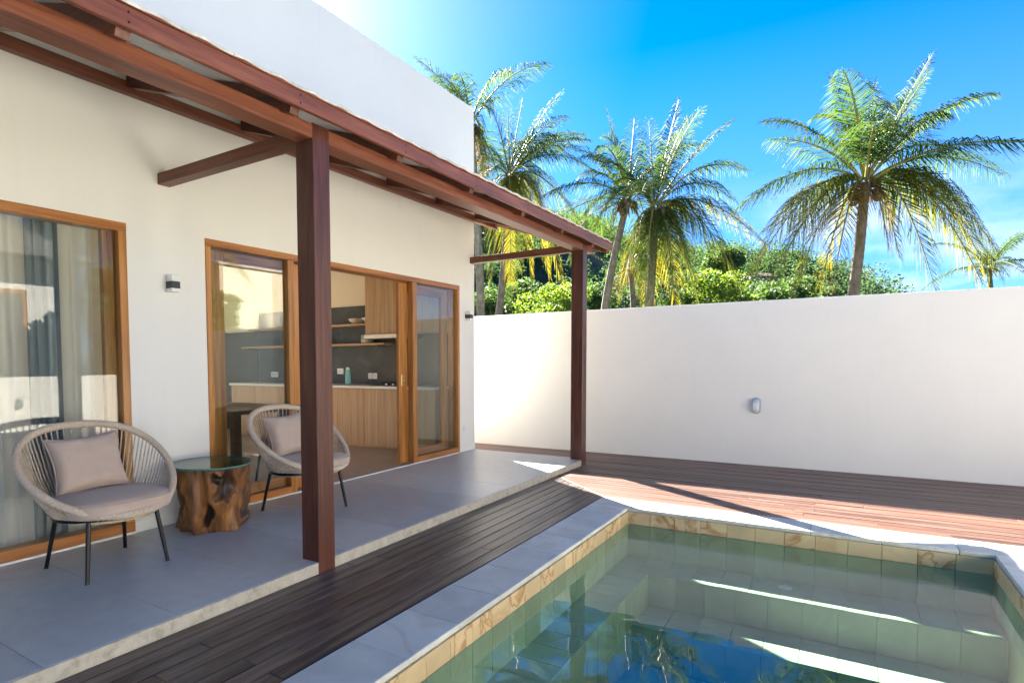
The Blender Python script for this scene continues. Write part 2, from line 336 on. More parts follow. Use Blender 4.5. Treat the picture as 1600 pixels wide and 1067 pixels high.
# ================================================================== ground
g = tag(bpy.data.objects.new('ground', bpy.data.meshes.new('ground')), kind='structure')
bm = bmesh.new()
for x0, x1, y0, y1 in ((-180, -7, -36, 180), (XOPP, 180, -36, 180), (-7, XOPP, YW+.1, 180), (-7, XOPP, -36, -6)):
    bm.faces.new([bm.verts.new(c) for c in ((x0, y0, -.12), (x1, y0, -.12), (x1, y1, -.12), (x0, y1, -.12))])
bm.to_mesh(g.data); bm.free(); g.data.materials.append(M['grass']); COL.objects.link(g)

# ================================================================== terrace slab
ter = tag(empty('terrace'), kind='structure')
ys = [-5.9, -4, -2, -.12, .49, 1.10, 1.72, 2.33, 2.94, 3.55, 4.16, 4.77, 5.38, 5.99, 6.60, YC]
for a, b in zip(ys, ys[1:]):
    MB().box(.002, X1-.012, a+.0012, b-.0012, -.05, 0, .0012).build('slab', M['concrete'], ter)
MB().box(.0, X1-.012, -5.9, YC-.006, -.12, -.051).build('slab_base', M['edge'], ter)
edge = MB().box(X1-.012, X1, -5.9, YC, -.12, -.0015, .002); edge.build('slab_edge', M['edge'], ter)

# ================================================================== deck planks
deck = tag(empty('deck'), kind='structure')
MB().box(X1, X2, -5.9, YC, -.125, -.108).build('deck_base', M['under'], deck)
PW = (X2-X1-.004)/8
def mitre(x): return Y2+(X2-x)*(.76/.762)
def prism_obj(pts, mat, z1):
    me = MB().prism(pts, z1-.028, z1, .0018).mesh('plank'); return mesh_obj('plank', me, mat, deck)
for i in range(8):
    a, b = X1+.003+i*PW, X1+.003+(i+1)*PW-.0065
    cuts = [-5.9]
    while cuts[-1] < 3.2: cuts.append(cuts[-1]+rnd.uniform(1.9, 2.9))
    cuts = [c for c in cuts if c < 4.3]
    for c0, c1 in zip(cuts, cuts[1:]+[None]):
        if c1 is None: prism_obj([(a, c0), (b, c0), (b, mitre(b)-.004), (a, mitre(a)-.004)], M['plank_y'], ZD+rnd.uniform(-.0015, .0015))
        else: prism_obj([(a, c0), (b, c0), (b, c1-.003), (a, c1-.003)], M['plank_y'], ZD+rnd.uniform(-.0015, .0015))
MB().box(X1, XOPP, Y2+.001, YW, -.125, -.108).build('deck_base', M['under'], deck)
MB().box(-4.5, X1, YC+.001, YW, -.125, -.108).build('deck_base', M['under'], deck)
rows = 28; RW = (YW-Y2-.004)/rows
for i in range(rows):
    a, b = Y2+.003+i*RW, Y2+.003+(i+1)*RW-.0065
    def xs(y): 
        if y < mitre(X1): return max(X1+.002, X2-(y-Y2)/(.76/.762)+.004)
        return X1+.003 if y < YC+.01 else -4.4
    x = xs(a); first = True
    while x < XOPP-.1:
        x1 = x+rnd.uniform(1.7, 2.9)
        if x1 > XOPP-.7: x1 = XOPP-.01
        if first: pts = [(xs(a), a), (x1-.003, a), (x1-.003, b), (xs(b) if abs(xs(b)-xs(a)) < 1 else xs(a), b)]
        else: pts = [(x, a), (x1-.003, a), (x1-.003, b), (x, b)]
        prism_obj(pts, M['plank_x'], ZD+rnd.uniform(-.0015, .0015)); x = x1; first = False
# deck right of and behind the pool
MB().box(X5, XOPP, -5.9, Y2-.001, -.125, -.108).build('deck_base', M['under'], deck)
MB().box(X2, X5, -5.9, Y0P-.33, -.125, -.108).build('deck_base', M['under'], deck)
y = Y2-.002
while y > -1.2:
    if y > Y0P-.25: y -= .0985; continue
    prism_obj([(X2+.004, y-.092), (X5-.01, y-.092), (X5-.01, y), (X2+.004, y)], M['plank_x'], ZD); y -= .0985
pav = tag(empty('bounce_paving'), kind='structure')  # unseen pale stones, added to bounce sunlight onto the facade
for i in range(4):
    for j in range(12): MB().box(X5+.003+i*.485, X5+i*.485+.483, Y2-.003-(j+1)*.56, Y2-.006-j*.56, -.10, ZD+rnd.uniform(-.001, .001), .003).build('bounce_paving_stone', M['coping'], pav)

# ================================================================== pool
pool = tag(empty('pool'), kind='structure')
ZB, XB, YB = -.47, 2.92, 4.95              # bench level and its two edges
Z2, YT2, ZF = -.72, 4.52, -1.0               # second step, floor
sh = MB()
sh.box(X3-.3, X3-.012, Y0P-.3, Y3+.3, -1.2, -.10); sh.box(X4+.012, X4+.3, Y0P-.3, Y3+.3, -1.2, -.10)
sh.box(X3-.012, X4+.012, Y3+.012, Y3+.3, -1.2, -.10); sh.box(X3-.012, X4+.012, Y0P-.3, Y0P-.012, -1.2, -.10)
sh.box(X3-.012, X4+.012, Y0P-.012, Y3+.012, -1.2, ZF-.012)
sh.build('pool_shell', M['grout'], pool)
bt = MB(); bt.box(X3-.011, XB-.012, Y0P, YB+.0115, ZF-.02, ZB-.012); bt.box(X3-.011, X4+.011, YB+.012, Y3+.011, ZF-.02, ZB-.0125)
bt.box(XB-.011, X4+.011, YT2+.012, YB+.0115, ZF-.02, Z2-.012); bt.build('bench_core', M['poolgrout'], pool)
_tm = {}
def tile(w_, h_, mat, nm='tile'):
    k = (round(w_, 4), round(h_, 4), mat.name)
    if k not in _tm: _tm[k] = MB().box(-w_/2, w_/2, -h_/2, h_/2, -.012, 0, .0014).mesh(nm); _tm[k].materials.append(mat)
    return _tm[k]
def tiled(o, u, v, nu, nv, su, sv, mat, off=None, gap=.003):
    """grid of separate tiles: origin, two unit directions, counts, sizes"""
    o, u, v = Vector(o), Vector(u), Vector(v); n = u.cross(v); rot = Matrix((u, v, n)).transposed().to_4x4()
    for j in range(nv):
        for i in range(nu):
            t = mesh_obj('tile', tile(su-gap, sv-gap, mat), None, pool)
            c = o+u*((i+.5)*su)+v*((j+.5)*sv)+n*rnd.uniform(-.0008, .0008)
            t.matrix_world = Matrix.Translation(c) @ rot
H1 = -ZB-.094
nu = 12; su = (X4-X3)/nu
tiled((X3, Y3, -.094), (1, 0, 0), (0, 0, -1), nu, 1, su, .107, M['tile'])            # waterline row, far wall
tiled((X3, Y3, -.201), (1, 0, 0), (0, 0, -1), nu, 1, su, -ZB-.201, M['pooltile'])
nl = 21; sll = (Y3-Y0P)/nl
tiled((X3, Y0P, -.094), (0, 1, 0), (0, 0, -1), nl, 1, sll, .107, M['tile'])           # left wall
tiled((X3, Y0P, -.201), (0, 1, 0), (0, 0, -1), nl, 1, sll, -ZB-.201, M['pooltile'])
tiled((X4, Y3, -.094), (0, -1, 0), (0, 0, -1), nl, 1, sll, .107, M['tile'])           # right wall
tiled((X4, Y3, -.201), (0, -1, 0), (0, 0, -1), nl, 1, sll, .2, M['pooltile'])
tiled((X3, YB, ZB), (1, 0, 0), (0, 1, 0), nu, 2, su, (Y3-YB)/2, M['pooltile'])        # bench top
tiled((X3, 2.15, ZB), (1, 0, 0), (0, 1, 0), 1, 14, XB-X3, (YB-2.15)/14, M['pooltile'])
tiled((XB, YB, Z2), (1, 0, 0), (0, 0, 1), 10, 1, (X4-XB)/10, ZB-Z2, M['pooltile'])    # riser
tiled((XB, YT2, Z2), (1, 0, 0), (0, 1, 0), 10, 2, (X4-XB)/10, (YB-YT2)/2, M['pooltile'])
tiled((XB, 2.15, ZF), (0, 1, 0), (0, 0, 1), 14, 2, (YB-2.15)/14, (ZB-ZF)/2, M['pooltile'])
tiled((XB, YT2, ZF), (1, 0, 0), (0, 0, 1), 10, 1, (X4-XB)/10, Z2-ZF, M['pooltile'])
print('tiles', sum(1 for c in pool.children if c.name.startswith('tile')))
fl = MB().box(XB, X4, Y0P, YT2, ZF-.011, ZF); fl.build('pool_floor', M['pooltile'], pool)
# coping
def stone(x0, x1, y0, y1):
    MB().box(x0+.0016, x1-.0016, y0+.0016, y1-.0016, -.094, ZD+.002+rnd.uniform(-.001, .001), .0035).build('coping_stone', M['coping'], pool)
cs = [.63, 1.04, 1.47, 2.10, 2.52, 2.95, 3.38, 3.80, 4.22, 4.64, 5.06, 5.37]
for a, b in zip(cs, cs[1:]): stone(X2, X3+.004, a, b); stone(X4-.004, X5, a, b)
stone(X2, X3+.004, Y3-.0, Y2); xs_ = [X3+.004, 3.136, 3.55, 3.97, 4.39, 4.80, X5]
for a, b in zip(xs_, xs_[1:]): stone(a, b, Y3-.004, Y2)
for a in range(6): stone(X3+.01+a*.388, X3+.01+(a+1)*.388, .63, Y0P)
MB().box(X2, X3-.001, .63, Y2, -.2, -.0955).box(X4+.001, X5, .63, Y2, -.2, -.0955).box(X3-.001, X4+.001, Y3+.001, Y2, -.2, -.0955).build('coping_bed', M['grout'], pool)
fit = empty('water_inlet', (3.83, 5.2, ZB)); tag(fit, 'small white round inlet fitting on the underwater pool bench', 'pool fitting')
MB().lathe([(.045, 0), (.045, .006), (.03, .012), (.012, .012)], 20).build('cover', M['white'], fit)
MB().lathe([(.012, .0125), (.010, .02)], 12).build('nozzle', M['white'], fit)
wt = MB(); wt.bm.faces.new([wt.bm.verts.new(c) for c in ((X3-.01, Y0P-.01, ZWAT), (X4+.01, Y0P-.01, ZWAT), (X4+.01, Y3+.01, ZWAT), (X3-.01, Y3+.01, ZWAT))])
tag(wt.build('water', M['water']), kind='structure')

# ================================================================== walls round the plot
gw = empty('garden_wall', (1, YW, 0)); tag(gw, 'long plain white rendered wall behind the wooden deck and pool', 'wall')
def local(mb, name, mat, root, smooth=False):
    o = mb.build(name, mat, None, None, smooth); o.data.transform(Matrix.Translation(-root.location)); o.parent = root; return o
b = MB().box(-4.5, XOPP, YW, YW+.15, -.125, ZWT, .008); local(b, 'wall_panel', M['garden_paint'], gw)
ow = empty('boundary_wall', (XOPP, 2, 0)); tag(ow, 'low white boundary wall across the pool reflected in the bedroom window', 'wall')
b = MB().box(XOPP, XOPP+.15, -6, YW-.001, -.125, 1.0, .008); local(b, 'wall_panel', M['garden_paint'], ow)

# ================================================================== house
house = empty('house', (0, 3, 0)); tag(house, 'white flat-roofed villa with timber framed glass doors facing the pool', 'house')
XB_, YS, YP = -5.3, -6.0, 2.75               # back wall, south end, partition
TH = .15
W1a, W1b, D0, D1, DH = -.6, 2.403, 3.056, 6.973, 2.2
f = MB()
f.box(-TH, 0, YS, W1a, 0, ZPAR); f.box(-TH, 0, W1b, D0, 0, ZPAR); f.box(-TH, 0, D1, YC, 0, ZPAR)
f.box(-TH, 0, W1a, W1b, DH, ZPAR); f.box(-TH, 0, D0, D1, DH, ZPAR); f.box(-TH, 0, W1a, W1b, -.1, .012)
bmesh.ops.remove_doubles(f.bm, verts=f.bm.verts[:], dist=1e-5)
local(f, 'facade_wall', M['paint'], house)
b = MB().box(XB_, -TH, YC-TH, YC, 0, ZPAR); b.box(XB_-TH, XB_, YS, YC, 0, .3); b.box(XB_-TH, XB_, YS, YC, 2.35, ZPAR); b.box(XB_-TH, XB_, 2.3, 3.4, .3, 2.35)
b.box(XB_-TH, XB_, 6.6, YC, .3, 2.35); b.box(XB_-TH, XB_, YS, -1, .3, 2.35); b.box(XB_, -TH, YS, YS+TH, 0, ZPAR)
local(b, 'outer_wall', M['paint'], house)
local(MB().box(XB_, -TH-.001, YP-.1, YP, 0, 3.0), 'inner_wall', M['cream'], house); local(MB().box(XB_, -TH-.001, YC-TH-.004, YC-TH-.001, 0, 3.0), 'inner_wall', M['cream'], house)
local(MB().box(XB_+.001, -TH-.001, YS+.16, YC-.16, 3.0, 3.15), 'ceiling', M['soffit'], house)
local(MB().box(XB_-.001, -TH+.001, YS+.16, YC-.16, 4.2, 4.3), 'roof_slab', M['soffit'], house)
local(MB().box(XB_-.4, XB_-TH-.001, YS, YC, 2.45, 2.6), 'added_rear_canopy', M['soffit'], house)  # unseen canopy, added to trim the sun entering through the rear openings
for a, b_ in ((W1b+.002, D0-.002), (D1+.002, YC+.008), (YS, W1a-.002)): local(MB().box(0, .008, a, b_, .0, .085, .003), 'plinth', M['paint'], house)
local(MB().box(.0005, .022, W1a, W1b, .0005, .014, .003).box(.0005, .022, D0, D1, .0005, .012, .003), 'threshold_strip', M['white'], house)
# bedroom window
wn = empty('window'); wn.parent = house
FT = .062
def loc2(mb, name, mat, par): 
    o = mb.build(name, mat); o.data.transform(Matrix.Translation(-house.location)); o.parent = par; return o
loc2(MB().box(-.10, .012, W1a, W1b, DH-FT, DH-.001, .003), 'frame_head', M['teak_h'], wn)
loc2(MB().box(-.10, .012, W1a, W1b, .014, .085, .003), 'frame_sill', M['teak_h'], wn)
for a in (W1a, W1b-FT): loc2(MB().box(-.10, .0115, a+.001, a+FT-.001, .0855, DH-FT-.0005, .003), 'frame_jamb', M['teak_v'], wn)
loc2(MB().box(-.036, -.030, W1a+FT, W1b-FT, .085, DH-FT), 'pane', M['glass'], wn)
for a in (W1b-FT-.085, .86): loc2(MB().box(-.098, -.05, a, a+.08, .0858, DH-FT-.001, .003), 'sash_stile', M['teak_v'], wn)
# glazed sliding door
sd = empty('sliding_door'); sd.parent = house
loc2(MB().box(-.14, .012, D0, D1, DH-.058, DH-.001, .003), 'frame_head', M['teak_h'], sd)
for a in (D0, D1-.05): loc2(MB().box(-.14, .0115, a+.001, a+.049, .0125, DH-.0585, .003), 'frame_jamb', M['teak_v'], sd)
for a, b_ in ((3.93, 4.01), (5.90, 5.985)): loc2(MB().box(-.065, .011, a, b_, .013, DH-.0587, .003), 'mullion', M['teak_v'], sd)
for a, b_ in ((D0+.05, 3.93), (5.985, D1-.05)):
    loc2(MB().box(-.06, .010, a, b_, .013, .075, .003), 'frame_sill', M['teak_h'], sd)
    loc2(MB().box(-.030, -.024, a, b_, .075, DH-.0585), 'pane', M['glass'], sd)
for a, b_ in ((3.13, 4.17), (5.74, 6.80)):      # the two leaves, slid open behind the fixed lights
    for s0, s1 in ((a, a+.16), (b_-.14, b_)): loc2(MB().box(-.118, -.075, s0, s1, .02, 2.13, .003), 'leaf_stile', M['teak_v'], sd)
    loc2(MB().box(-.117, -.076, a+.16, b_-.14, .02, .16, .003), 'leaf_rail', M['teak_h'], sd)
    loc2(MB().box(-.117, -.076, a+.16, b_-.14, 2.02, 2.13, .003), 'leaf_rail', M['teak_h'], sd)
    loc2(MB().box(-.099, -.094, a+.16, b_-.14, .16, 2.02), 'pane', M['glass'], sd)
h = MB(); h.box(-.0755, -.071, 5.775, 5.815, .93, 1.06, .002); h.box(-.071, -.04, 5.79, 5.805, .985, 1.0, .003); loc2(h, 'handle', M['brass'], sd)
# floor inside
fi = tag(MB().box(XB_, -.001, YS+.15, YC-.155, -.05, -.003).build('interior_floor', M['inner_floor']), kind='structure')

# ================================================================== veranda roof
ver = empty('veranda', (1.5, 3.2, 0)); tag(ver, 'dark red timber veranda roof on square posts along the villa front', 'veranda')
PX0, PX1 = 1.425, 1.5705
YE, XE = 7.94, 1.70                           # free end and eave
def vpart(mb, name, mat): return local(mb, name, mat, ver)
for ya in (-4.9, -1.1, 2.664, 7.235):
    vpart(MB().box(PX0, PX1, ya, ya+.142, ZD-.02, 2.618, .004), 'post', M['post'])
vpart(MB().box(PX0+.008, PX1-.004, -5.9, 7.60, 2.530, 2.612, .004), 'plate_beam', M['beam_y'])
for ya in (-4.87, -1.07, 2.66, 7.26): vpart(MB().box(.0, PX0-.001, ya, ya+.10, 2.525, 2.605, .003), 'tie_beam', M['beam_x'])
vpart(MB().box(.001, .06, -5.9, YE+.02, 3.085, 3.165, .003), 'ledger', M['beam_y'])
SL = .345                    # roof slope
def zr(x): return 2.688+SL*(1.68-x)                  # underside of the boards
ry = [-5.4+.98*i for i in range(20)]; ry = [q for q in ry if q < 7.6]+[7.88]
for q in ry: vpart(MB().bar((.061, q, zr(.061)-.065), (XE-.035, q, zr(XE-.035)-.065), .06, .118, .003), 'rafter', M['beam_x'])
for a, b_ in zip(ry, ry[1:]):
    vpart(MB().bar((.03, (a+b_)/2, zr(.03)+.008), (1.43, (a+b_)/2, zr(1.43)+.008), b_-a-.004, .012), 'soffit_board', M['soffit'])
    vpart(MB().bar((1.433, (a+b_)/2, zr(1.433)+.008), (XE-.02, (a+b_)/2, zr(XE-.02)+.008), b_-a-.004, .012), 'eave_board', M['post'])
fb = MB().box(XE-.028, XE, -5.9, YE, 2.598, 2.686, .003); vpart(fb, 'fascia', M['beam_y'])
vpart(MB().box(XE-.02, XE+.009, -5.9, YE, 2.6865, 2.702, .003), 'fascia_batten', M['beam_y'])
for q in ry[4:]:
    for dz in (2.622, 2.664): MB().lathe([(.0055, -.001), (.0055, .002), (.003, .003)], 8).build('nail', M['black'], ver).matrix_local = Matrix.Translation(Vector((XE, q, dz))-ver.location) @ Matrix.Rotation(R_(90), 4, 'Y')
tile_bm = MB(); NT = 6
for side in (0, 1):
    pass
prof = [(-.125, .0), (-.09, .004), (-.045, .006), (0, .002), (.045, .0), (.09, .0), (.125, .002)]
top = [[tile_bm.bm.verts.new((x, yy, z+.014)) for yy, z in prof] for x in (0, .27)]
bot = [[tile_bm.bm.verts.new((x, yy, z)) for yy, z in prof] for x in (0, .27)]
for i in range(len(prof)-1):
    tile_bm.bm.faces.new((top[0][i], top[0][i+1], top[1][i+1], top[1][i])); tile_bm.bm.faces.new((bot[0][i], bot[1][i], bot[1][i+1], bot[0][i+1]))
    for k in (0, 1): tile_bm.bm.faces.new((top[k][i], bot[k][i], bot[k][i+1], top[k][i+1]))
for i in (0, -1): tile_bm.bm.faces.new((top[0][i], top[1][i], bot[1][i], bot[0][i]))
tm = tile_bm.mesh('roof_tile'); tm.materials.append(M['tile_roof'])
ang = math.atan(SL); ty = -1.3; n_t = 0
while ty < YE-.1:
    for r in range(7):
        xx = XE+.012-r*.255; o = mesh_obj('roof_tile', tm, None, ver)
        o.location = Vector((xx, ty+.12, zr(xx)+.012))-ver.location; o.rotation_euler = (0, R_(180)+ang+R_(3), 0)
        o.rotation_euler = (0, ang+R_(3.5), R_(180)) if False else (0, 0, 0)
        o.matrix_local = Matrix.Translation(o.location) @ Matrix.Rotation(ang-R_(2.5), 4, 'Y') @ Matrix.Scale(-1, 4, (1, 0, 0)) @ Matrix.Rotation(rnd.uniform(-.02, .02), 4, 'Z'); n_t += 1
    ty += .235
print('roof tiles', n_t)

# ================================================================== wall fittings
def wall_lamp(y, z, label):
    o = empty('wall_lamp', (0, y, z)); tag(o, label, 'wall lamp', 'up and down lamps on the facade')
    MB().box(.0005, .012, -.03, .03, -.025, .025, .002).build('bracket', M['darkgrey'], o)
    MB().box(.0125, .085, -.036, .036, -.028, .022, .002).build('body', M['darkgrey'], o)
    MB().box(.016, .082, -.033, .033, .0225, .064, .003).build('diffuser', M['white'], o)
    MB().box(.016, .082, -.033, .033, -.056, -.0285, .003).build('diffuser', M['white'], o)
wall_lamp(2.735, 1.80, 'small dark box lamp between the bedroom window and glass door')
wall_lamp(7.16, 1.81, 'small dark box lamp on the house corner beside garden wall')
so_ = empty('wall_socket', (0, 7.11, .315)); tag(so_, 'white cover plate low on the white wall right of the glass door', 'socket')
MB().box(.0005, .012, -.045, .045, -.045, .045, .003).build('plate', M['white'], so_); MB().box(.0122, .016, .0, .03, -.02, .03, .001).build('switch', M['white'], so_)
def bulkhead(loc, rz, label):
    o = empty('bulkhead_lamp', loc, rz); tag(o, label, 'wall lamp')
    # local: wall at y=0, faces -y
    bb = MB(); pts = []
    def oval(rx, rz_, n=20): return [(rx*math.cos(2*math.pi*k/n), (rz_-rx)*(1 if math.sin(2*math.pi*k/n) >= 0 else -1)*(1 if abs(math.sin(2*math.pi*k/n)) > 1e-6 else 0)+rx*math.sin(2*math.pi*k/n)) for k in range(n)]
    def loft(mb, secs):
        rings = [[mb.bm.verts.new((x, yy, z)) for x, z in oval(rx, rz_)] for rx, rz_, yy in secs]
        n = len(rings[0])
        for A, B in zip(rings, rings[1:]):
            for k in range(n): mb.bm.faces.new((A[k], A[(k+1) % n], B[(k+1) % n], B[k]))
        mb.bm.faces.new(rings[0]); mb.bm.faces.new(rings[-1][::-1]); return mb
    loft(bb, [(.046, .098, -.0005), (.046, .098, -.02), (.042, .092, -.026)]); bb.build('base', M['alu'], o)
    loft(MB(), [(.036, .084, -.0262), (.035, .082, -.05), (.024, .066, -.07), (.01, .04, -.078)]).build('lens', M['lens'], o, smooth=True)
    c = MB()
    for x in (-.018, 0, .018):
        z = .088-abs(x)*.4
        c.tube([(x*1.3, -.026, z), (x*1.2, -.06, z*.86), (x, -.084, z*.5), (x, -.084, -z*.5), (x*1.2, -.06, -z*.86), (x*1.3, -.026, -z)], .0028, 6)
    for z in (-.035, .035): c.tube([(-.041, -.026, z), (-.034, -.06, z), (0, -.088, z), (.034, -.06, z), (.041, -.026, z)], .0028, 6)
    c.build('cage', M['alu'], o)
M['lens'] = simple('frosted_lens', (.6, .68, .72), .15)
bulkhead((3.30, YW, .65), 0, 'oval caged bulkhead lamp on the long white garden wall')
bulkhead((XOPP, 4.65, .56), R_(-90), 'oval caged bulkhead lamp on the low boundary wall')

# ================================================================== curtains
def curtain(name, x, y0, y1, amp, wl, mat, z0, z1, seed, label, cat):
    n = int((y1-y0)/wl*10); V = []; F = []; rs = random.Random(seed); ph = [0]
    for i in range(n): ph.append(ph[-1]+rs.uniform(.35, .9))
    zs = [z0, z0+(z1-z0)*.35, z0+(z1-z0)*.7, z1]
    for j, z in enumerate(zs):
        for i in range(n+1):
            a = amp*(1.1-.3*j/3)*math.sin(ph[i])+amp*.4*math.sin(ph[i]*.37+j*.25); V.append((x+a, y0+(y1-y0)*i/n+.012*math.cos(ph[i]*1.1+j*.3), z))
    for j in range(3):
        for i in range(n): a = j*(n+1)+i; F.append((a, a+1, a+n+2, a+n+1))
    o = pyd(name, V, F, mat, None, True); tag(o, label, cat); return o
curtain('sheer_curtain', -.25, -.55, 2.30, .028, .11, M['sheer'], .02, 2.75, 3, 'white sheer curtain hanging behind the bedroom window', 'curtain')
curtain('drape', -.175, 1.80, 2.02, .03, .07, M['drape'], .02, 2.75, 5, 'bunched grey drape hanging behind the bedroom window glass', 'curtain')

# ================================================================== kitchen
KY = YC-TH-.004                               # finished face of the kitchen wall
kc = empty('kitchen_counter', (-2.4, 6.68, 0)); tag(kc, 'long pale oak kitchen counter with white worktop under the dark backsplash', 'kitchen counter')
KX0, KX1 = -4.3, -.2
local(MB().box(KX0, KX1, 6.71, KY-.001, .0, .838), 'carcass', M['oak'], kc)
local(MB().box(KX0, KX1, 6.76, 6.77, .0, .08), 'kick_board', M['oak'], kc)
local(MB().box(KX0-.02, KX1, 6.66, KY-.002, .8385, .875, .003), 'worktop', M['countertop'], kc)
for a, b_ in ((-4.3, -3.7), (-3.7, -3.1), (-3.1, -2.5), (-1.4, -.8), (-.8, -.2)): local(MB().box(a+.0025, b_-.0025, 6.69, 6.7095, .03, .83, .002), 'door_panel', M['oak'], kc)
for z0, z1 in ((.03, .5), (.504, .83)): local(MB().box(-2.4975, -1.9025, 6.69, 6.7095, z0, z1, .002), 'drawer_front', M['oak'], kc)
local(MB().box(-1.8975, -1.4025, 6.69, 6.7095, .03, .83, .002), 'door_panel', M['oak'], kc)
bs = tag(MB().box(-4.18, -.2, KY-.012, KY-.001, .876, 2.065).build('backsplash', M['backsplash']), 'dark charcoal plaster panel behind the kitchen shelves', 'wall panel')
bs2 = tag(MB().box(-5.2, -4.2, KY-.012, KY-.001, .0, 1.755).build('wall_panel', M['backsplash']), 'grey panel at the left end of the kitchen wall', 'wall panel')
def shelf(x0, x1, z, label):
    s = empty('shelf', ((x0+x1)/2, KY-.013, z)); tag(s, label, 'shelf', 'oak shelves on the kitchen wall')
    local(MB().box(x0, x1, KY-.233, KY-.0125, z-.03, z, .002), 'board', M['oak_h'], s)
    for x in (x0+.15, x1-.15): local(MB().box(x-.01, x+.01, KY-.2, KY-.0125, z-.042, z-.0305, .001), 'bracket', M['black'], s)
shelf(-4.2, -1.50, 1.78, 'upper pale oak shelf holding two wide bowls on the kitchen wall')
shelf(-4.4, -1.26, 1.487, 'lower pale oak shelf holding a green mug and glasses on the kitchen wall')
hd = empty('tall_cupboard', (-.85, 7.0, 1.6)); tag(hd, 'pale oak wall cupboard reaching the ceiling above the cooker', 'cupboard')
local(MB().box(-1.49, -.2, KY-.36, KY-.013, 1.60, 2.98, .002), 'carcass', M['oak'], hd)
for a, b_ in ((-1.49, -.85), (-.85, -.2)): local(MB().box(a+.002, b_-.002, KY-.38, KY-.361, 1.60, 2.98, .002), 'door_panel', M['oak'], hd)
ck = empty('cooker_hood', (-.95, 7.0, 1.55)); tag(ck, 'flat steel cooker hood under the oak wall cupboard', 'cooker hood')
local(MB().box(-1.45, -.75, KY-.46, KY-.013, 1.54, 1.598, .004), 'body', M['steel'], ck)
local(MB().box(-1.40, -.80, KY-.43, KY-.05, 1.53, 1.5395), 'filter', M['darkgrey'], ck)
def bowl(x, z, r, h, mat, label):
    o = empty('bowl', (x, KY-.13, z)); tag(o, label, 'bowl', 'bowls on the upper kitchen shelf')
    MB().lathe([(r*.45, .0005), (r*.5, .008), (r*.85, h*.55), (r, h), (r*.95, h), (r*.8, h*.6), (r*.4, .015)], 28).build('body', mat, o, smooth=True)
    MB().tube([(r*.975*math.cos(2*math.pi*k/28), r*.975*math.sin(2*math.pi*k/28), h) for k in range(28)], .004, 6, True).build('rim', M['white'], o)
bowl(-1.86, 1.78, .125, .075, M['ceram'], 'wide cream bowl left on the upper shelf by the cupboard')
bowl(-1.62, 1.78, .11, .08, M['ceram'], 'cream bowl against the oak cupboard on the upper shelf')
mg = empty('mug', (-1.68, KY-.12, 1.487)); tag(mg, 'two tone green mug on the lower kitchen shelf', 'mug')
MB().lathe([(.075, .0005), (.085, .02), (.085, .11), (.08, .125), (.074, .125), (.074, .02)], 28).build('body', M['ceram'], mg, smooth=True)
MB().lathe([(.0865, .06), (.0875, .09), (.0865, .12)], 28).build('glaze_band', M['ceram_g'], mg, smooth=True)
MB().tube([(.085, 0, .1), (.125, 0, .095), (.135, 0, .065), (.12, 0, .035), (.085, 0, .03)], .009, 8).build('handle', M['ceram_g'], mg, smooth=True)
M['drink'] = glass_mat('drinking_glass', (.9, .95, .94), 1.45)
for i, x in enumerate([-4.0, -3.88, -3.76, -3.64, -3.52, -3.40, -2.56, -2.45]):
    o = empty('drinking_glass', (x, KY-.11, 1.487))
    tag(o, ['clear tumbler at the far left end of the row on the lower shelf', 'second clear tumbler from the left in the row of six', 'third clear tumbler from the left in the row of six', 'third clear tumbler from the right in the row of six', 'second clear tumbler from the right in the row of six', 'clear tumbler at the right end of the row of six',
        'left one of two tumblers beside the veranda post on the lower shelf', 'right one of two tumblers beside the veranda post on the lower shelf'][i], 'glass', 'tumblers on the lower shelf')
    MB().lathe([(.03, .0005), (.037, .12), (.034, .12), (.028, .008)], 18).build('body', M['drink'], o, smooth=True); MB().lathe([(.029, .001), (.030, .007)], 18).build('base', M['white'], o)
def outlet(x, z, wd, n, label):
    o = empty('wall_outlet', (x, KY-.0125, z)); tag(o, label, 'outlet', 'white outlets on the kitchen backsplash')
    for k in range(n):
        xx = (k-(n-1)/2)*.09; MB().box(xx-wd/2, xx+wd/2, -.011, -.0005, -.045, .045, .003).build('plate', M['white'], o); MB().box(xx-.02, xx+.02, -.0135, -.0112, -.02, .02, .002).build('socket', M['steel'], o)
outlet(-2.30, 1.07, .13, 1, 'single white outlet above the turquoise bottle'); outlet(-1.65, 1.00, .085, 2, 'pair of white outlets left of the cooker'); outlet(-3.80, 1.01, .085, 2, 'pair of white outlets at the left end of the backsplash')
bo = empty('bottle', (-1.84, 6.86, .875)); tag(bo, 'slim turquoise bottle standing on the white worktop', 'bottle')
MB().lathe([(.036, .0005), (.04, .01), (.04, .2), (.034, .225)], 20).build('body', M['turq'], bo, smooth=True); MB().lathe([(.028, .2255), (.028, .255), (.02, .262)], 16).build('cap', M['white'], bo)
st = empty('gas_hob', (-1.0, 6.93, .875)); tag(st, 'black gas hob with steel knobs on the white worktop', 'hob')
MB().box(-.32, .32, -.2, .2, .0005, .012, .003).build('plate', M['black'], st)
for x in (-.16, .16):
    MB().lathe([(.05, .0125), (.045, .03), (.03, .034)], 18, (x, .03, 0)).build('burner', M['black'], st)
    g_ = MB()
    for a in range(4): g_.bar((x+.03*math.cos(a*1.5708), .03+.03*math.sin(a*1.5708), .05), (x+.11*math.cos(a*1.5708), .03+.11*math.sin(a*1.5708), .05), .01, .012); g_.bar((x+.11*math.cos(a*1.5708), .03+.11*math.sin(a*1.5708), .013), (x+.11*math.cos(a*1.5708), .03+.11*math.sin(a*1.5708), .05), .01, .01, 0, (1, 0, 0))
    g_.build('pan_support', M['black'], st)
for x in (-.06, .06): MB().lathe([(.02, .0125), (.018, .035)], 14, (x, -.16, 0)).build('knob', M['steel'], st)
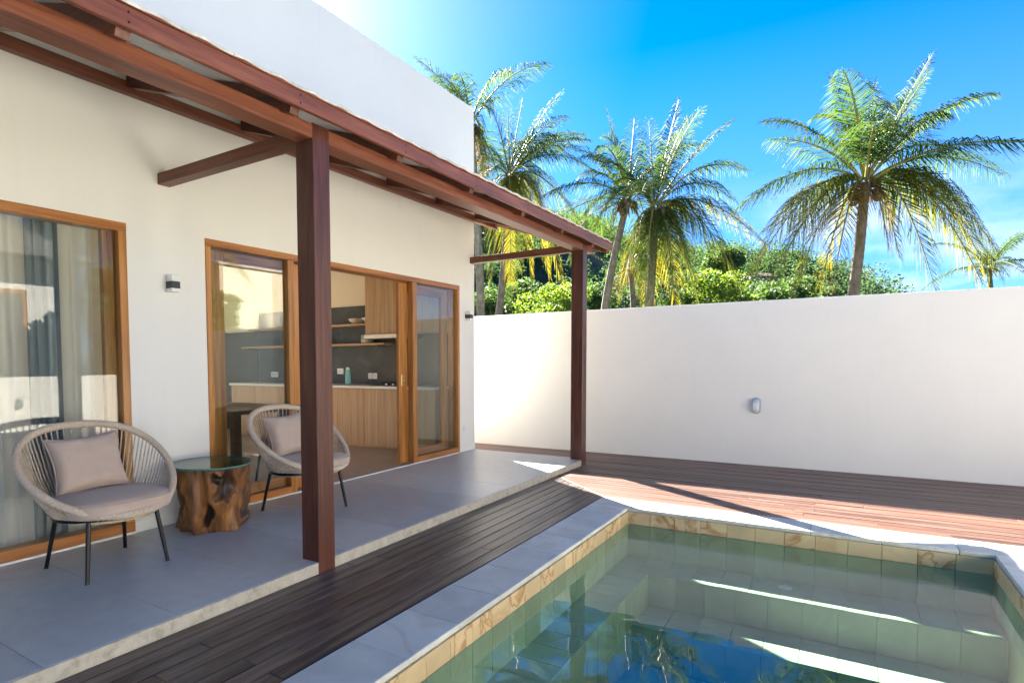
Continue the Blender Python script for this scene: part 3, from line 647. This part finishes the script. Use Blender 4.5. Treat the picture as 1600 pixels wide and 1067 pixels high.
# dining table and chairs just inside the glass
dt = empty('dining_table', (-1.35, 4.15, 0)); tag(dt, 'dark wooden dining table seen behind the left glass panel', 'table')
MB().box(-.85, .85, -.45, .45, .72, .76, .006).build('tabletop', M['dark_timber'], dt)
for sx_ in (-1, 1):
    for sy in (-1, 1): MB().box(sx_*.76-.04, sx_*.76+.04, sy*.36-.04, sy*.36+.04, -.002, .7195, .004).build('leg', M['dark_timber'], dt)
def dchair(x, y, rz, label):
    o = empty('dining_chair', (x, y, 0), rz); tag(o, label, 'chair', 'chairs round the dining table')
    MB().box(-.21, .21, -.21, .21, .43, .47, .012).build('seat', M['darkgrey'], o)
    bk = MB(); 
    for k in range(8):
        a0, a1 = -.9+k*.225, -.9+(k+1)*.225
        bk.bar((-.25+.12*(a0*a0), .26*a0, .68), (-.25+.12*(a1*a1), .26*a1, .68), .018, .26)
    bk.build('backrest', M['darkgrey'], o)
    for sx_ in (-1, 1):
        for sy in (-1, 1): MB().tube([(sx_*.16, sy*.16, .43), (sx_*.21, sy*.21, -.002)], .012, 8).build('leg', M['black'], o)
dchair(-1.0, 3.45, R_(90), 'dark chair on the window side of the dining table'); dchair(-1.75, 3.45, R_(90), 'dark chair tucked deeper beside the dining table'); dchair(-.30, 4.15, R_(180), 'dark chair at the near end of the dining table')
pe = empty('pendant_lamp', (-1.6, 4.2, 1.55)); tag(pe, 'grey cone pendant lamp hanging over the dining table', 'pendant lamp')
MB().lathe([(.24, 0), (.235, .0), (.06, .26), (.065, .265)], 28).build('shade', M['drape'], pe); MB().tube([(0, 0, .262), (0, 0, 1.45)], .006, 8).build('cord', M['black'], pe)

# ================================================================== rope chairs
def rope_chair(name='rope_chair'):
    o = empty(name)
    def rim(a):     # a = 0 front, pi back
        s, c = math.sin(a), math.cos(a); k = (1-c)/2
        x = .33-.66*k**.9+.0; z = .372+.464*k**1.12
        wy = .436*(1-.10*c)
        y = wy*math.copysign(abs(s)**.82, s)
        if k < .12: z -= .01*(1-k/.12)
        return Vector((x, y, z))
    def base(a):
        s, c = math.sin(a), math.cos(a); return Vector((.03+.285*c if c < 0 else .03+.27*c, .29*math.copysign(abs(s)**.85, s), .335+.02*max(0, c)))
    MB().tube([rim(2*math.pi*i/72) for i in range(72)], .0225, 12, True).build('rim', M['rim'], o, smooth=True)
    MB().tube([base(2*math.pi*i/48) for i in range(48)], .014, 8, True).build('seat_ring', M['black'], o, smooth=True)
    wv = MB(); n = 78
    for i in range(n):
        a = R_(14)+(2*math.pi-R_(28))*(i+.5)/n; p, q = rim(a), base(a)
        mid = (p+q)/2+Vector(((p-q).x, (p-q).y, 0))*.05+Vector((0, 0, -.02)); wv.tube([q+(mid-q)*-.02, mid, p], .0046, 6, False, False)
    w_ = wv.build('rope_weave', M['rope'], o, smooth=True); w_['kind'] = 'stuff'
    st_ = MB(); st_.lathe([(.27, .318), (.275, .325), (.27, .332)], 40, (.03, 0, 0)).build('seat_deck', M['rope'], o)
    # seat pad: rounded D
    def pad(a, k): 
        s, c = math.sin(a), math.cos(a); e = .62
        return Vector((.045+(.29*k)*math.copysign(abs(c)**e, c), (.315*k)*math.copysign(abs(s)**e, s), 0))
    prof = [(.90, .352), (.975, .360), (1.0, .378), (1.0, .418), (.975, .436), (.90, .446), (.6, .452), (.25, .455)]
    m_ = MB(); n = 48; rg = [[m_.bm.verts.new(pad(2*math.pi*k/n, r)+Vector((0, 0, z))) for k in range(n)] for r, z in prof]
    for A, B in zip(rg, rg[1:]):
        for k in range(n): m_.bm.faces.new((A[k], A[(k+1) % n], B[(k+1) % n], B[k]))
    m_.bm.faces.new(rg[0][::-1]); m_.bm.faces.new(rg[-1]); sc = m_.build('seat_cushion', M['fabric'], o, smooth=True)
    pp = MB(); pp.tube([pad(2*math.pi*k/n, 1.0)+Vector((0, 0, .43)) for k in range(n)], .0045, 6, True).build('piping', M['fabric'], sc, smooth=True)
    # scatter cushion
    G = 20; V = []; F = []; W, H, T = .222, .178, .08
    for side in (1, -1):
        for j in range(G+1):
            for i in range(G+1):
                u, v = i/G*2-1, j/G*2-1; e = max(0, (1-u**4)*(1-v**4)); pin = 1-.13*(1-u*u)*abs(v)**3; pin2 = 1-.12*(1-v*v)*abs(u)**3
                wr = noise.noise(Vector((u*2.2, v*2.2, side*3)))*.018+noise.noise(Vector((u*6+v*2, v*3-u*2, 7+side)))*.014
                V.append((side*(T*e**.55+wr*e), u*W*pin2, v*H*pin))
        o0 = 0 if side == 1 else (G+1)**2
        for j in range(G):
            for i in range(G):
                a = o0+j*(G+1)+i; q = (a, a+1, a+G+2, a+G+1); F.append(q if side == 1 else q[::-1])
    cu = pyd('back_cushion', V, F, M['fabric'], o, True); bmx = bmesh.new(); bmx.from_mesh(cu.data); bmesh.ops.remove_doubles(bmx, verts=bmx.verts[:], dist=1e-4); bmx.to_mesh(cu.data); bmx.free()
    P_ = [(u, -1) for u in np.linspace(-1, 1, 16)[:-1]]+[(1, v) for v in np.linspace(-1, 1, 14)[:-1]]+[(u, 1) for u in np.linspace(1, -1, 16)[:-1]]+[(-1, v) for v in np.linspace(1, -1, 14)[:-1]]
    MB().tube([(0, u*W*(1-.12*(1-v*v)*abs(u)**3), v*H*(1-.13*(1-u*u)*abs(v)**3)) for u, v in P_], .0042, 6, True).build('piping', M['fabric'], cu, smooth=True)
    cu.location = (-.155, -.02, .612); cu.rotation_euler = (R_(3), R_(-19), R_(-2))
    for sx_, tx in ((.20, .245), (-.17, -.235)):
        for sy in (-1, 1): 
            lg = MB().tube([(sx_, sy*.205, .335), (tx, sy*.247, .0)], [.0145, .0115], 12).build('leg', M['black'], o, smooth=False)
            MB().tube([(tx-.001, sy*.2471, .006), (tx, sy*.2472, -.0005)], .013, 12).build('foot', M['darkgrey'], lg)
    return o
def copy_tree(o, parent=None):
    c = o.copy(); COL.objects.link(c)
    if parent: c.parent = parent; c.matrix_parent_inverse = o.matrix_parent_inverse.copy()
    for ch in list(o.children): copy_tree(ch, c)
    return c
c1 = rope_chair(); c1.location = (.52, 1.92, 0); c1.rotation_euler.z = R_(0)
tag(c1, 'taupe rope armchair with pillow in front of the bedroom window', 'chair', 'rope armchairs on the terrace')
c2 = copy_tree(c1); c2.location = (.505, 3.60, 0); c2.rotation_euler.z = R_(0)
tag(c2, 'taupe rope armchair half hidden behind the veranda post', 'chair', 'rope armchairs on the terrace')

# ================================================================== stump table
tb = empty('stump_table', (.31, 2.83, 0)); tag(tb, 'side table of a polished tree root under a round glass top', 'side table')
V = []; F = []; NA, NZ = 120, 60; BK = []; hv = .462
vd = math.atan2(-2.83, CX-.31)
def hollow(a, z, a0, z0, ra, rz_, d):
    da = (a-a0+math.pi) % (2*math.pi)-math.pi; q = (da/ra)**2+((z-z0)/rz_)**2
    return d*max(0, 1-q)**.6 if q < 1 else 0
for j in range(NZ+1):
    z = hv*j/NZ; t = j/NZ
    for i in range(NA):
        a = 2*math.pi*i/NA; ca, sa = math.cos(a), math.sin(a)
        r = .225+.062*t**1.5+.015*(1-t)**3
        n1 = noise.noise(Vector((ca*1.5, sa*1.5, z*2.2+1))); n2 = noise.noise(Vector((ca*3.6, sa*3.6, z*4+5))); n3 = noise.noise(Vector((ca*9, sa*9, z*9)))
        lobes = .022*math.sin(a*5+z*4+1.3)+.014*math.sin(a*3-z*6)
        r += .05*n1+.035*n2+.010*n3+lobes; r = min(r, .285)
        aw = a+.22*noise.noise(Vector((ca*4, sa*4, z*9+3))); zw = z+.05*noise.noise(Vector((ca*5+7, sa*5, z*8)))
        h_ = hollow(aw, zw, vd-.10, .135, .24, .10, .10)+hollow(aw, zw, vd+.42, .33, .42, .11, .085)+hollow(aw, zw, vd+.15, .385, .16, .045, .05)+hollow(aw, zw, vd-.95, .22, .2, .16, .07)+hollow(aw, zw, vd+1.4, .2, .3, .15, .06)
        lip = hollow(aw, zw, vd+.42, .30, .52, .16, .02)
        und = .035*max(0, 1-z/.04)*max(0, math.sin(a*3+vd*1.0))
        rr = max(.06, r-h_+lip-und); bk = min(1, h_*16+max(0, n2*1.6-.35)+(max(0, t-.8)*2.5 if abs(((a-vd+math.pi) % (2*math.pi))-math.pi) < 1.7 else .2)); BK.append(bk)
        V.append((rr*ca, rr*sa, z))
for j in range(NZ):
    for i in range(NA): a = j*NA+i; b_ = j*NA+(i+1) % NA; F.append((a, b_, b_+NA, a+NA))
F.append(tuple(range(NA))[::-1]); F.append(tuple(NZ*NA+i for i in range(NA)))
s_ = pyd('stump', V, F, M['stump'], tb, True); at = s_.data.attributes.new('bark', 'FLOAT', 'POINT'); at.data.foreach_set('value', BK)
gt = MB().lathe([(.295, .466), (.3, .469), (.3, .477), (.295, .480)], 72).build('glass_top', M['tabletop'], tb)
MB().tube([(.3005*math.cos(2*math.pi*k/72), .3005*math.sin(2*math.pi*k/72), .473) for k in range(72)], .0062, 8, True).build('glass_edge', M['glassedge'], gt, smooth=True)
for k in range(3):
    a = vd+.6+k*2.1; MB().lathe([(.012, .4625), (.012, .4655)], 12, (.17*math.cos(a), .17*math.sin(a), 0)).build('glass_pad', M['black'], tb)

# ================================================================== palms
FPX = 955.984
def view_basis(p):
    d = Vector((p[0]-CX, p[1], 0)).normalized(); return Vector((d.y, -d.x, 0)), -d    # right, towards camera
def px_point(u, v, dist):
    """3-D point at horizontal distance dist along the sight line of photo pixel (u, v)"""
    d = fw+r2*((u-641.31)/FPX)-u2*((v-613.59)/FPX); h_ = math.hypot(d.x, d.y); d = d*(dist/h_); return Vector((CX+d.x, d.y, CZ+d.z))
def bez(P0, P1, P2, s): return P0*((1-s)**2)+P1*(2*s*(1-s))+P2*(s*s)
def frond(name, P0, P1, P2, root, mat, seed, n=100, ll=1.08, hang=.7, wd=.025, age=0):
    rs = np.random.default_rng(seed); Q = []
    Zv = Vector((0, 0, 1)); L = (P1-P0).length+(P2-P1).length; n = max(30, int(n*min(1.15, L/4)))
    chord = (P2-P0); h = Vector((chord.x, chord.y, 0)); side0 = None; AG = []
    for k in range(n):
        s = .13+.87*(k+.5)/n; p = bez(P0, P1, P2, s); t = (bez(P0, P1, P2, min(1, s+.02))-bez(P0, P1, P2, s-.02)).normalized()
        sd_ = t.cross(Zv)
        if sd_.length < .25: sd_ = (side0 or Vector((1, 0, 0)))*.7+sd_
        sd_.normalize(); side0 = sd_; nn = sd_.cross(t)
        prof = min(1, (s-.08)*5)**.6*(1-.72*max(0, (s-.35)/.65)**1.6)
        for sg in (-1, 1):
            if rs.random() < .04: continue
            l = ll*prof*(L/4)**.35*rs.uniform(.85, 1.12); fwd = .32+.72*s+rs.normal(0, .07); ag = min(1, max(0, age*(.15+1.1*s)+rs.normal(.02, .06)+(.25 if rs.random() < .05 else 0)))
            d = (sd_*sg*math.cos(fwd)+t*math.sin(fwd)+nn*rs.uniform(.05, .3)).normalized()
            hg = hang*rs.uniform(.75, 1.25)
            a = p; m = p+d*(l*.5)+Vector((0, 0, -l*.10*hg)); e = p+d*(l*.82)+Vector((0, 0, -l*.62*hg))
            wv = (t*.75+nn*.35*rs.uniform(-1, 1)).normalized()*wd*rs.uniform(.8, 1.2)*(.6+.4*prof)
            Q.append((a-wv*.35, a+wv*.35, m+wv*.5, m-wv*.5)); Q.append((m-wv*.5, m+wv*.5, e+wv*.06, e-wv*.06)); AG += [ag*.85]*4+[ag*.95, ag*.95, min(1, ag+.12), min(1, ag+.12)]
    o = quads(name, np.array([[tuple(v-root.location) for v in q] for q in Q]), mat, root)
    if 'dry' not in mat.name: o.data.attributes.new('age', 'FLOAT', 'POINT').data.foreach_set('value', np.array(AG, np.float32))
    pts = [bez(P0, P1, P2, i/14)-root.location for i in range(15)]
    MB().tube(pts, [.03*(1-i/15.5)+.004 for i in range(15)], 5).build('stalk', M['rachis'], o)
    return o
def palm(crown_px, base_px, dist, specs, label, seed, extra=8, nuts=6, scale=1.0, dist_b=None, lean=.3, ll=1.08):
    rs = random.Random(seed); C = px_point(*crown_px, dist); B = px_point(*base_px, dist_b or dist)
    # carry the trunk on down to the ground
    dirv = (B-C); k = (C.z+.15)/max(.1, C.z-B.z); G = C+dirv*k; G.z = -.14
    root = empty('palm_tree', G); tag(root, label, 'palm tree', 'coconut palms beyond the garden wall')
    rt_, tw = r2, -fw; m = (C-Vector((CX, 0, CZ))).dot(fw)/FPX
    pts = []; rad = []; n = 60
    for i in range(n+1):
        t = i/n; p = G+(C-G)*t+rt_*(lean*math.sin(t*math.pi)*.4); pts.append(p-G); rad.append((.15-.055*t+.05*max(0, 1-t*9))*scale*(1+.055*(i % 2))+ .05*scale*max(0, (t-.94)/.06))
    MB().tube(pts, rad, 12).build('trunk', M['trunk'], root, smooth=False)
    base = C
    for i, sp in enumerate(specs):
        dx, dy, sag = sp[:3]; kd = sp[3] if len(sp) > 3 else 'frond'; mat = M['frond_d'] if kd == Dd else M['frond']; ag = 1.0 if kd == Yl else (.22 if dy > 60 else 0); dep = sp[4] if len(sp) > 4 else rs.uniform(-.22, .22)
        L = math.hypot(dx, dy); P2 = base+rt_*(dx*m)-u2*(dy*m)+tw*(dep*L*m); P1 = base+(P2-base)*.45+Vector((0, 0, sag*m*1.15))
        P0 = base+(P1-base).normalized()*.12
        frond('frond', P0, P1, P2, root, mat, seed*100+i, hang=.5 if dy < -90 else .85, ll=ll, age=ag)
    for i in range(extra):
        a = rs.uniform(0, 2*math.pi); el = rs.uniform(-.5, .95); L = rs.uniform(2.6, 3.6)*scale
        d = Vector((math.cos(a)*math.cos(el), math.sin(a)*math.cos(el), math.sin(el)))
        if abs(d.dot(rt_)) > .75: d = (d+tw*(1.2 if d.dot(tw) > 0 else -1.2)).normalized()
        P2 = base+d*L+Vector((0, 0, -.5)); P1 = base+d*L*.45+Vector((0, 0, .7))
        frond('frond', base+d*.1, P1, P2, root, M['frond'], seed*100+60+i, hang=.7, ll=ll)
    # dry fibre and flower stalks at the crown heart
    fb_ = MB()
    for i in range(26):
        a = rs.uniform(0, 2*math.pi); d = Vector((math.cos(a), math.sin(a), rs.uniform(-1.0, .5))).normalized(); q = base-G+Vector((0, 0, -.1))
        fb_.tube([q, q+d*.22+Vector((0, 0, .04)), q+d*.42*rs.uniform(.7, 1.3)+Vector((0, 0, -.14))], [.035, .022, .008], 5)
    h_ = fb_.build('leaf_sheath', M['frond_d'], root); h_['kind'] = 'stuff'
    for i in range(nuts):
        a = rs.uniform(0, 2*math.pi); c = base-G+Vector((math.cos(a)*.24, math.sin(a)*.24, rs.uniform(-.42, -.15)))
        b_ = MB(); bmesh.ops.create_icosphere(b_.bm, subdivisions=2, radius=.105*scale, matrix=Matrix.Translation(c) @ Matrix.Diagonal((1, 1, 1.18, 1))); b_.build('coconut', M['coconut'], root, smooth=True)
    return root
Yl = 'frond_y'; Dd = 'frond_d'
lone = palm((1352, 286), (1325, 462), 18, [(-20, -185, 10), (-57, -165, 18), (-70, -105, 70), (8, -153, 6), (94, -193, 12), (70, -140, 34), (190, -146, 22), (110, -48, 44), (240, -22, 58), (226, 110, 72), (-170, -52, 36), (-203, 43, 66), (-173, 83, 52),
     (-178, 146, 92, Yl), (-150, 153, 84), (-92, 165, 92, Yl), (-60, 172, 78, Dd), (150, 165, 104, Yl), (108, 168, 96), (170, 140, 96), (46, 120, 60), (30, -130, 10, 'frond', .6), (-40, -90, 40, 'frond', .8), (55, -70, 50, 'frond', .9), (-110, 110, 70), (135, 120, 90, 'frond', .4), (-30, 150, 70, Yl, -.4), (20, 110, 50, Dd, .2)],
     'tall coconut palm standing alone over the right part of the garden wall', 3, 5, 9)
palm((796, 277), (775, 490), 22, [(-33, -112, 28), (-4, -104, 4), (18, -116, 6), (75, -118, 22), (112, -60, 40), (122, -4, 48), (-57, -66, 26), (-56, -18, 36), (-4, 170, 70, Yl), (32, 150, 70, Yl), (55, 160, 78, Yl), (88, 155, 84, Yl), (108, 66, 50), (-45, 75, 40), (60, -40, 40, 'frond', .8), (-30, 160, 60), (70, 120, 70), (20, 135, 60), (10, 165, 60)],
     'coconut palm rising behind the free end of the veranda roof', 5, 6, 6)
palm((981, 312), (955, 483), 21, [(-30, -146, 8), (18, -136, 4), (-37, -95, 44), (-95, -92, 40), (-128, -8, 36), (-49, 40, 34), (-25, 60, 30), (60, -40, 40), (-70, 30, 40), (-60, -60, 40, 'frond', .7), (40, -90, 20, 'frond', -.6)],
     'pale leaning coconut palm, left one of the pair beside the veranda', 7, 7, 5, lean=-.5)
palm((1023, 326), (1008, 478), 19.5, [(39, -172, 10), (57, -145, 30), (0, -148, 10), (106, -124, 24), (163, -74, 56), (122, -14, 54), (153, 60, 56, Yl), (71, 98, 66, Yl), (87, 71, 60), (128, 120, 76), (47, 150, 70, Yl), (24, 152, 62, 'frond', .2), (-27, 152, 56, 'frond', .2), (-51, 138, 56, Yl), (8, 148, 60, Yl, -.3), (60, 150, 66), (-15, 150, 50), (36, -120, 30, 'frond', .6), (-60, -40, 40)],
     'coconut palm with long hanging yellow fronds, right one of the pair', 9, 6, 6)
palm((735, 196), (744, 430), 20, [(60, -82, 44), (-40, -50, 40), (-86, -92, 24), (30, -20, 40), (22, 40, 40), (-60, 20, 40), (-20, -60, 30, 'frond', .6), (14, 150, 40, Dd), (26, 120, 50)],
     'coconut palm mostly hidden behind the villa corner', 11, 5, 4)
palm((1545, 418), (1546, 452), 44, [(-32, -14, 14), (34, -12, 14), (-24, -26, 8), (22, -28, 8), (0, -32, 2), (-36, 14, 20), (38, 14, 20), (-18, 26, 18), (20, 26, 18), (10, -30, 4)],
     'small distant palm top showing above the garden wall at right', 13, 6, 0, ll=.8)
palm((985, 420), (986, 476), 27, [(-22, 40, 20, Dd), (20, 44, 20, Dd), (-36, 12, 26), (40, 8, 26), (-20, -30, 10), (22, -34, 10), (2, -40, 2)],
     'short young palm low between the paired trunks', 15, 5, 0)

# ================================================================== hill, forest, trees
def hill_h(x, y):
    d = math.hypot(x-CX, y); az = math.atan2(CX-x, y)           # azimuth, left positive
    e = np.interp(az, [-1.2, -.5, -.10, -.03, .02, .13, .25, .38, .55, .8, 1.4], [.01, .01, .035, .10, .128, .150, .175, .232, .27, .26, .2])
    top = CZ+e*112; t = min(1, max(0, (d-42)/70)); s = t*t*(3-2*t)
    return -.1+(top-3.0)*s+2.0*noise.noise(Vector((x*.06, y*.06, 0)))*s - max(0, d-118)*.12
V = []; F = []; na, nd = 110, 40
for j in range(nd+1):
    d = 40+j*3.0
    for i in range(na+1):
        az = -1.0+2.4*i/na; x, y = CX-d*math.sin(az), d*math.cos(az); V.append((x, y, hill_h(x, y)-(.3 if j == 0 else 0)))
for j in range(nd):
    for i in range(na): a = j*(na+1)+i; F.append((a, a+na+1, a+na+2, a+1))
tag(pyd('hill', V, F, M['soil'], None, True), kind='structure')
def crown_quads(c, r, n, size, seed, flat=.75, clump=9):
    """leaf-sized quads gathered in clumps through an uneven crown"""
    g = np.random.default_rng(seed); k = max(4, clump)
    cd = g.normal(size=(k, 3)); cd /= np.linalg.norm(cd, axis=1)[:, None]; cc = cd*(g.uniform(.35, .8, k)[:, None])*np.array([r, r, r*flat]); cc[:, 2] += abs(cc[:, 2])*.12
    cr_ = r*g.uniform(.28, .5, k); idx = g.integers(0, k, n); p = g.normal(size=(n, 3)); p /= np.linalg.norm(p, axis=1)[:, None]
    p = cc[idx]+p*(cr_[idx]*g.uniform(.55, 1.05, n)**.7)[:, None]*np.array([1, 1, .85])
    a = g.normal(size=(n, 3)); a[:, 2] *= .6; a /= np.linalg.norm(a, axis=1)[:, None]; b = np.cross(a, g.normal(size=(n, 3))); b /= np.linalg.norm(b, axis=1)[:, None]
    s = size*g.uniform(.6, 1.3, n)[:, None]; p = p+np.array(c); a = a*s*.62; b = b*s*.36
    return np.stack([p-a, p-b*1.0, p+a, p+b], 1)
Q = []; g = np.random.default_rng(21)
for i in range(1500):
    d = 44+g.uniform(0, 1)**.85*74; az = g.uniform(-.5, 1.0); x, y = CX-d*math.sin(az), d*math.cos(az); z = hill_h(x, y)
    if .34 < az < .44 and 62 < d < 74 and g.random() < .85: continue
    r = g.uniform(1.2, 3.0)*(1 if d > 60 else .8); Q.append(crown_quads((x, y, z+r*.55), r, int(220+150*r), .13+.07*d/60, 1000+i, g.uniform(.7, 1.05), int(g.integers(7, 14))))
tag(quads('hill_forest', np.concatenate(Q), M['forest']), 'dense mixed green woodland covering the hill behind the palms', 'woodland', None, 'stuff')
def tree(u, v, dist, r, mat, label, seed, leaves=2600, size=.2, flat=.8):
    rs = random.Random(seed); C = px_point(u, v, dist); root = empty('broadleaf_tree', (C.x, C.y, -.14)); tag(root, label, 'tree', 'broadleaf trees beyond the garden wall')
    h = C.z+.14; tr = MB(); tr.tube([(0, 0, 0), (.08, .03, h*.35), (-.05, .04, h*.7), (0, 0, h*.95)], [.14, .11, .08, .05], 9)
    for k in range(6):
        a = rs.uniform(0, 6.28); z0 = h*rs.uniform(.3, .7); tr.tube([(0, 0, z0), (math.cos(a)*r*.35, math.sin(a)*r*.35, z0+r*.3), (math.cos(a)*r*.7, math.sin(a)*r*.7, h+r*.15)], [.06, .04, .015], 6)
    tr.build('trunk', M['bark'], root)
    q = crown_quads((0, 0, h), r, leaves, size, seed, flat, 16); q = np.concatenate([q, crown_quads((0, 0, h*.55), r*.85, leaves//2, size, seed+1, .9, 10)]); quads('crown', q, mat, root)
for i, a in enumerate([
    (868, 470, 26, 1.75, 'leaf_a', 'bright lime green bushy tree left of the far veranda post', 3200, .17),
    (762, 470, 27, 1.2, 'leaf_b', 'mid green shrubby tree at the foot of the villa corner', 2200, .17),
    (812, 458, 30, 1.3, 'leaf_b', 'grey green tree right of the leftmost palm trunk', 2200, .17),
    (925, 462, 29, 1.3, 'leaf_b', 'leafy tree directly right of the far veranda post', 2200, .17),
    (1060, 470, 27, 1.2, 'leaf_b', 'low tree behind the hanging yellow fronds', 2000, .17),
    (1120, 455, 26, 1.5, 'leaf_a', 'light green spreading tree right of the hanging yellow fronds', 2600, .17),
    (1185, 462, 29, 1.3, 'leaf_b', 'green tree over the middle of the garden wall', 2200, .18),
    (1245, 452, 32, 1.5, 'leaf_b', 'round green tree left of the lone tall palm', 2200, .18),
    (1292, 462, 30, 1.0, 'leaf_c', 'dark low tree beside the lone tall palm trunk', 1800, .18),
    (1390, 462, 32, .9, 'leaf_b', 'small tree right of the lone tall palm trunk', 1600, .18),
    (1132, 410, 56, 1.8, 'leaf_b', 'rounded pale crown standing high on the hillside', 2400, .26),
    (1590, 470, 30, .9, 'leaf_c', 'dark treetop at the right end of the garden wall', 1500, .18)]):
    tree(a[0], a[1]+(16 if a[2] < 40 else 0), a[2], a[3]*.92, M[a[4]], a[5], 200+i*7, int(a[6]*2.6), a[7]*.62)

# ================================================================== the plots across the pool (seen in the glass)
nh = empty('neighbour_house', (13, 5, 0)); tag(nh, 'cream neighbouring villa with grey hipped roof, seen only in the window reflection', 'house')
local(MB().box(11, 16, 1.5, 7.0, -.14, 3.6), 'wall', M['garden_paint'], nh)
b = MB(); v = [b.bm.verts.new(c) for c in ((10.3, .8, 3.6), (16.7, .8, 3.6), (16.7, 7.7, 3.6), (10.3, 7.7, 3.6), (12.6, 4.2, 5.6), (14.4, 4.2, 5.6))]
for q in ((0, 1, 5, 4), (1, 2, 5), (2, 3, 4, 5), (3, 0, 4), (3, 2, 1, 0)): b.bm.faces.new([v[k] for k in q])
local(b, 'roof', M['nroof'], nh)
for ya in (2.2, 5.0):
    fr_ = local(MB().box(10.97, 10.999, ya, ya+1.4, .3, 2.9, .004), 'window', M['teak_v'], nh); pn = local(MB().box(10.96, 10.969, ya+.1, ya+1.3, .4, 2.8), 'pane', M['darkgrey'], nh); pn.parent = fr_
nb = empty('neighbour_block', (13, 13, 0)); tag(nb, 'cream flat topped block reflected in the glass door', 'house')
local(MB().box(11, 16, 11.7, 14.3, -.14, 4.15), 'wall', M['cream'], nb); local(MB().box(10.95, 16.05, 11.65, 14.35, 4.151, 4.22), 'coping', M['paint'], nb)
pr_ = copy_tree(lone); pr_.location = (11.2, 8.3, -.14); pr_.rotation_euler.z = R_(75); pr_['label'] = 'coconut palm across the pool, seen in the bedroom window'; pr_['group'] = 'palms across the pool'
def garden_tree(x, y, h, r, mat, label, seed):
    root = empty('garden_tree', (x, y, -.14)); tag(root, label, 'tree', 'trees across the pool')
    MB().tube([(0, 0, 0), (.1, 0, h*.5), (0, 0, h)], [.13, .1, .05], 8).build('trunk', M['bark'], root)
    quads('crown', np.concatenate([crown_quads((0, 0, h), r, 2600, .2, seed, .9, 16), crown_quads((0, 0, h*.6), r*.8, 1300, .2, seed+1, .9, 10)]), mat, root)
garden_tree(9.2, 7.6, 2.6, 1.3, M['leaf_b'], 'round green tree between the neighbouring villa and the cream block', 901)
garden_tree(9.4, 9.8, 2.2, 1.2, M['leaf_a'], 'light green tree in front of the cream block across the pool', 905)
garden_tree(8.8, .2, 3.0, 1.5, M['leaf_b'], 'broad green tree at the near end of the boundary wall', 911)
garden_tree(9.0, -3.4, 3.4, 1.7, M['leaf_c'], 'dark green tree farthest behind the camera side of the pool', 915)
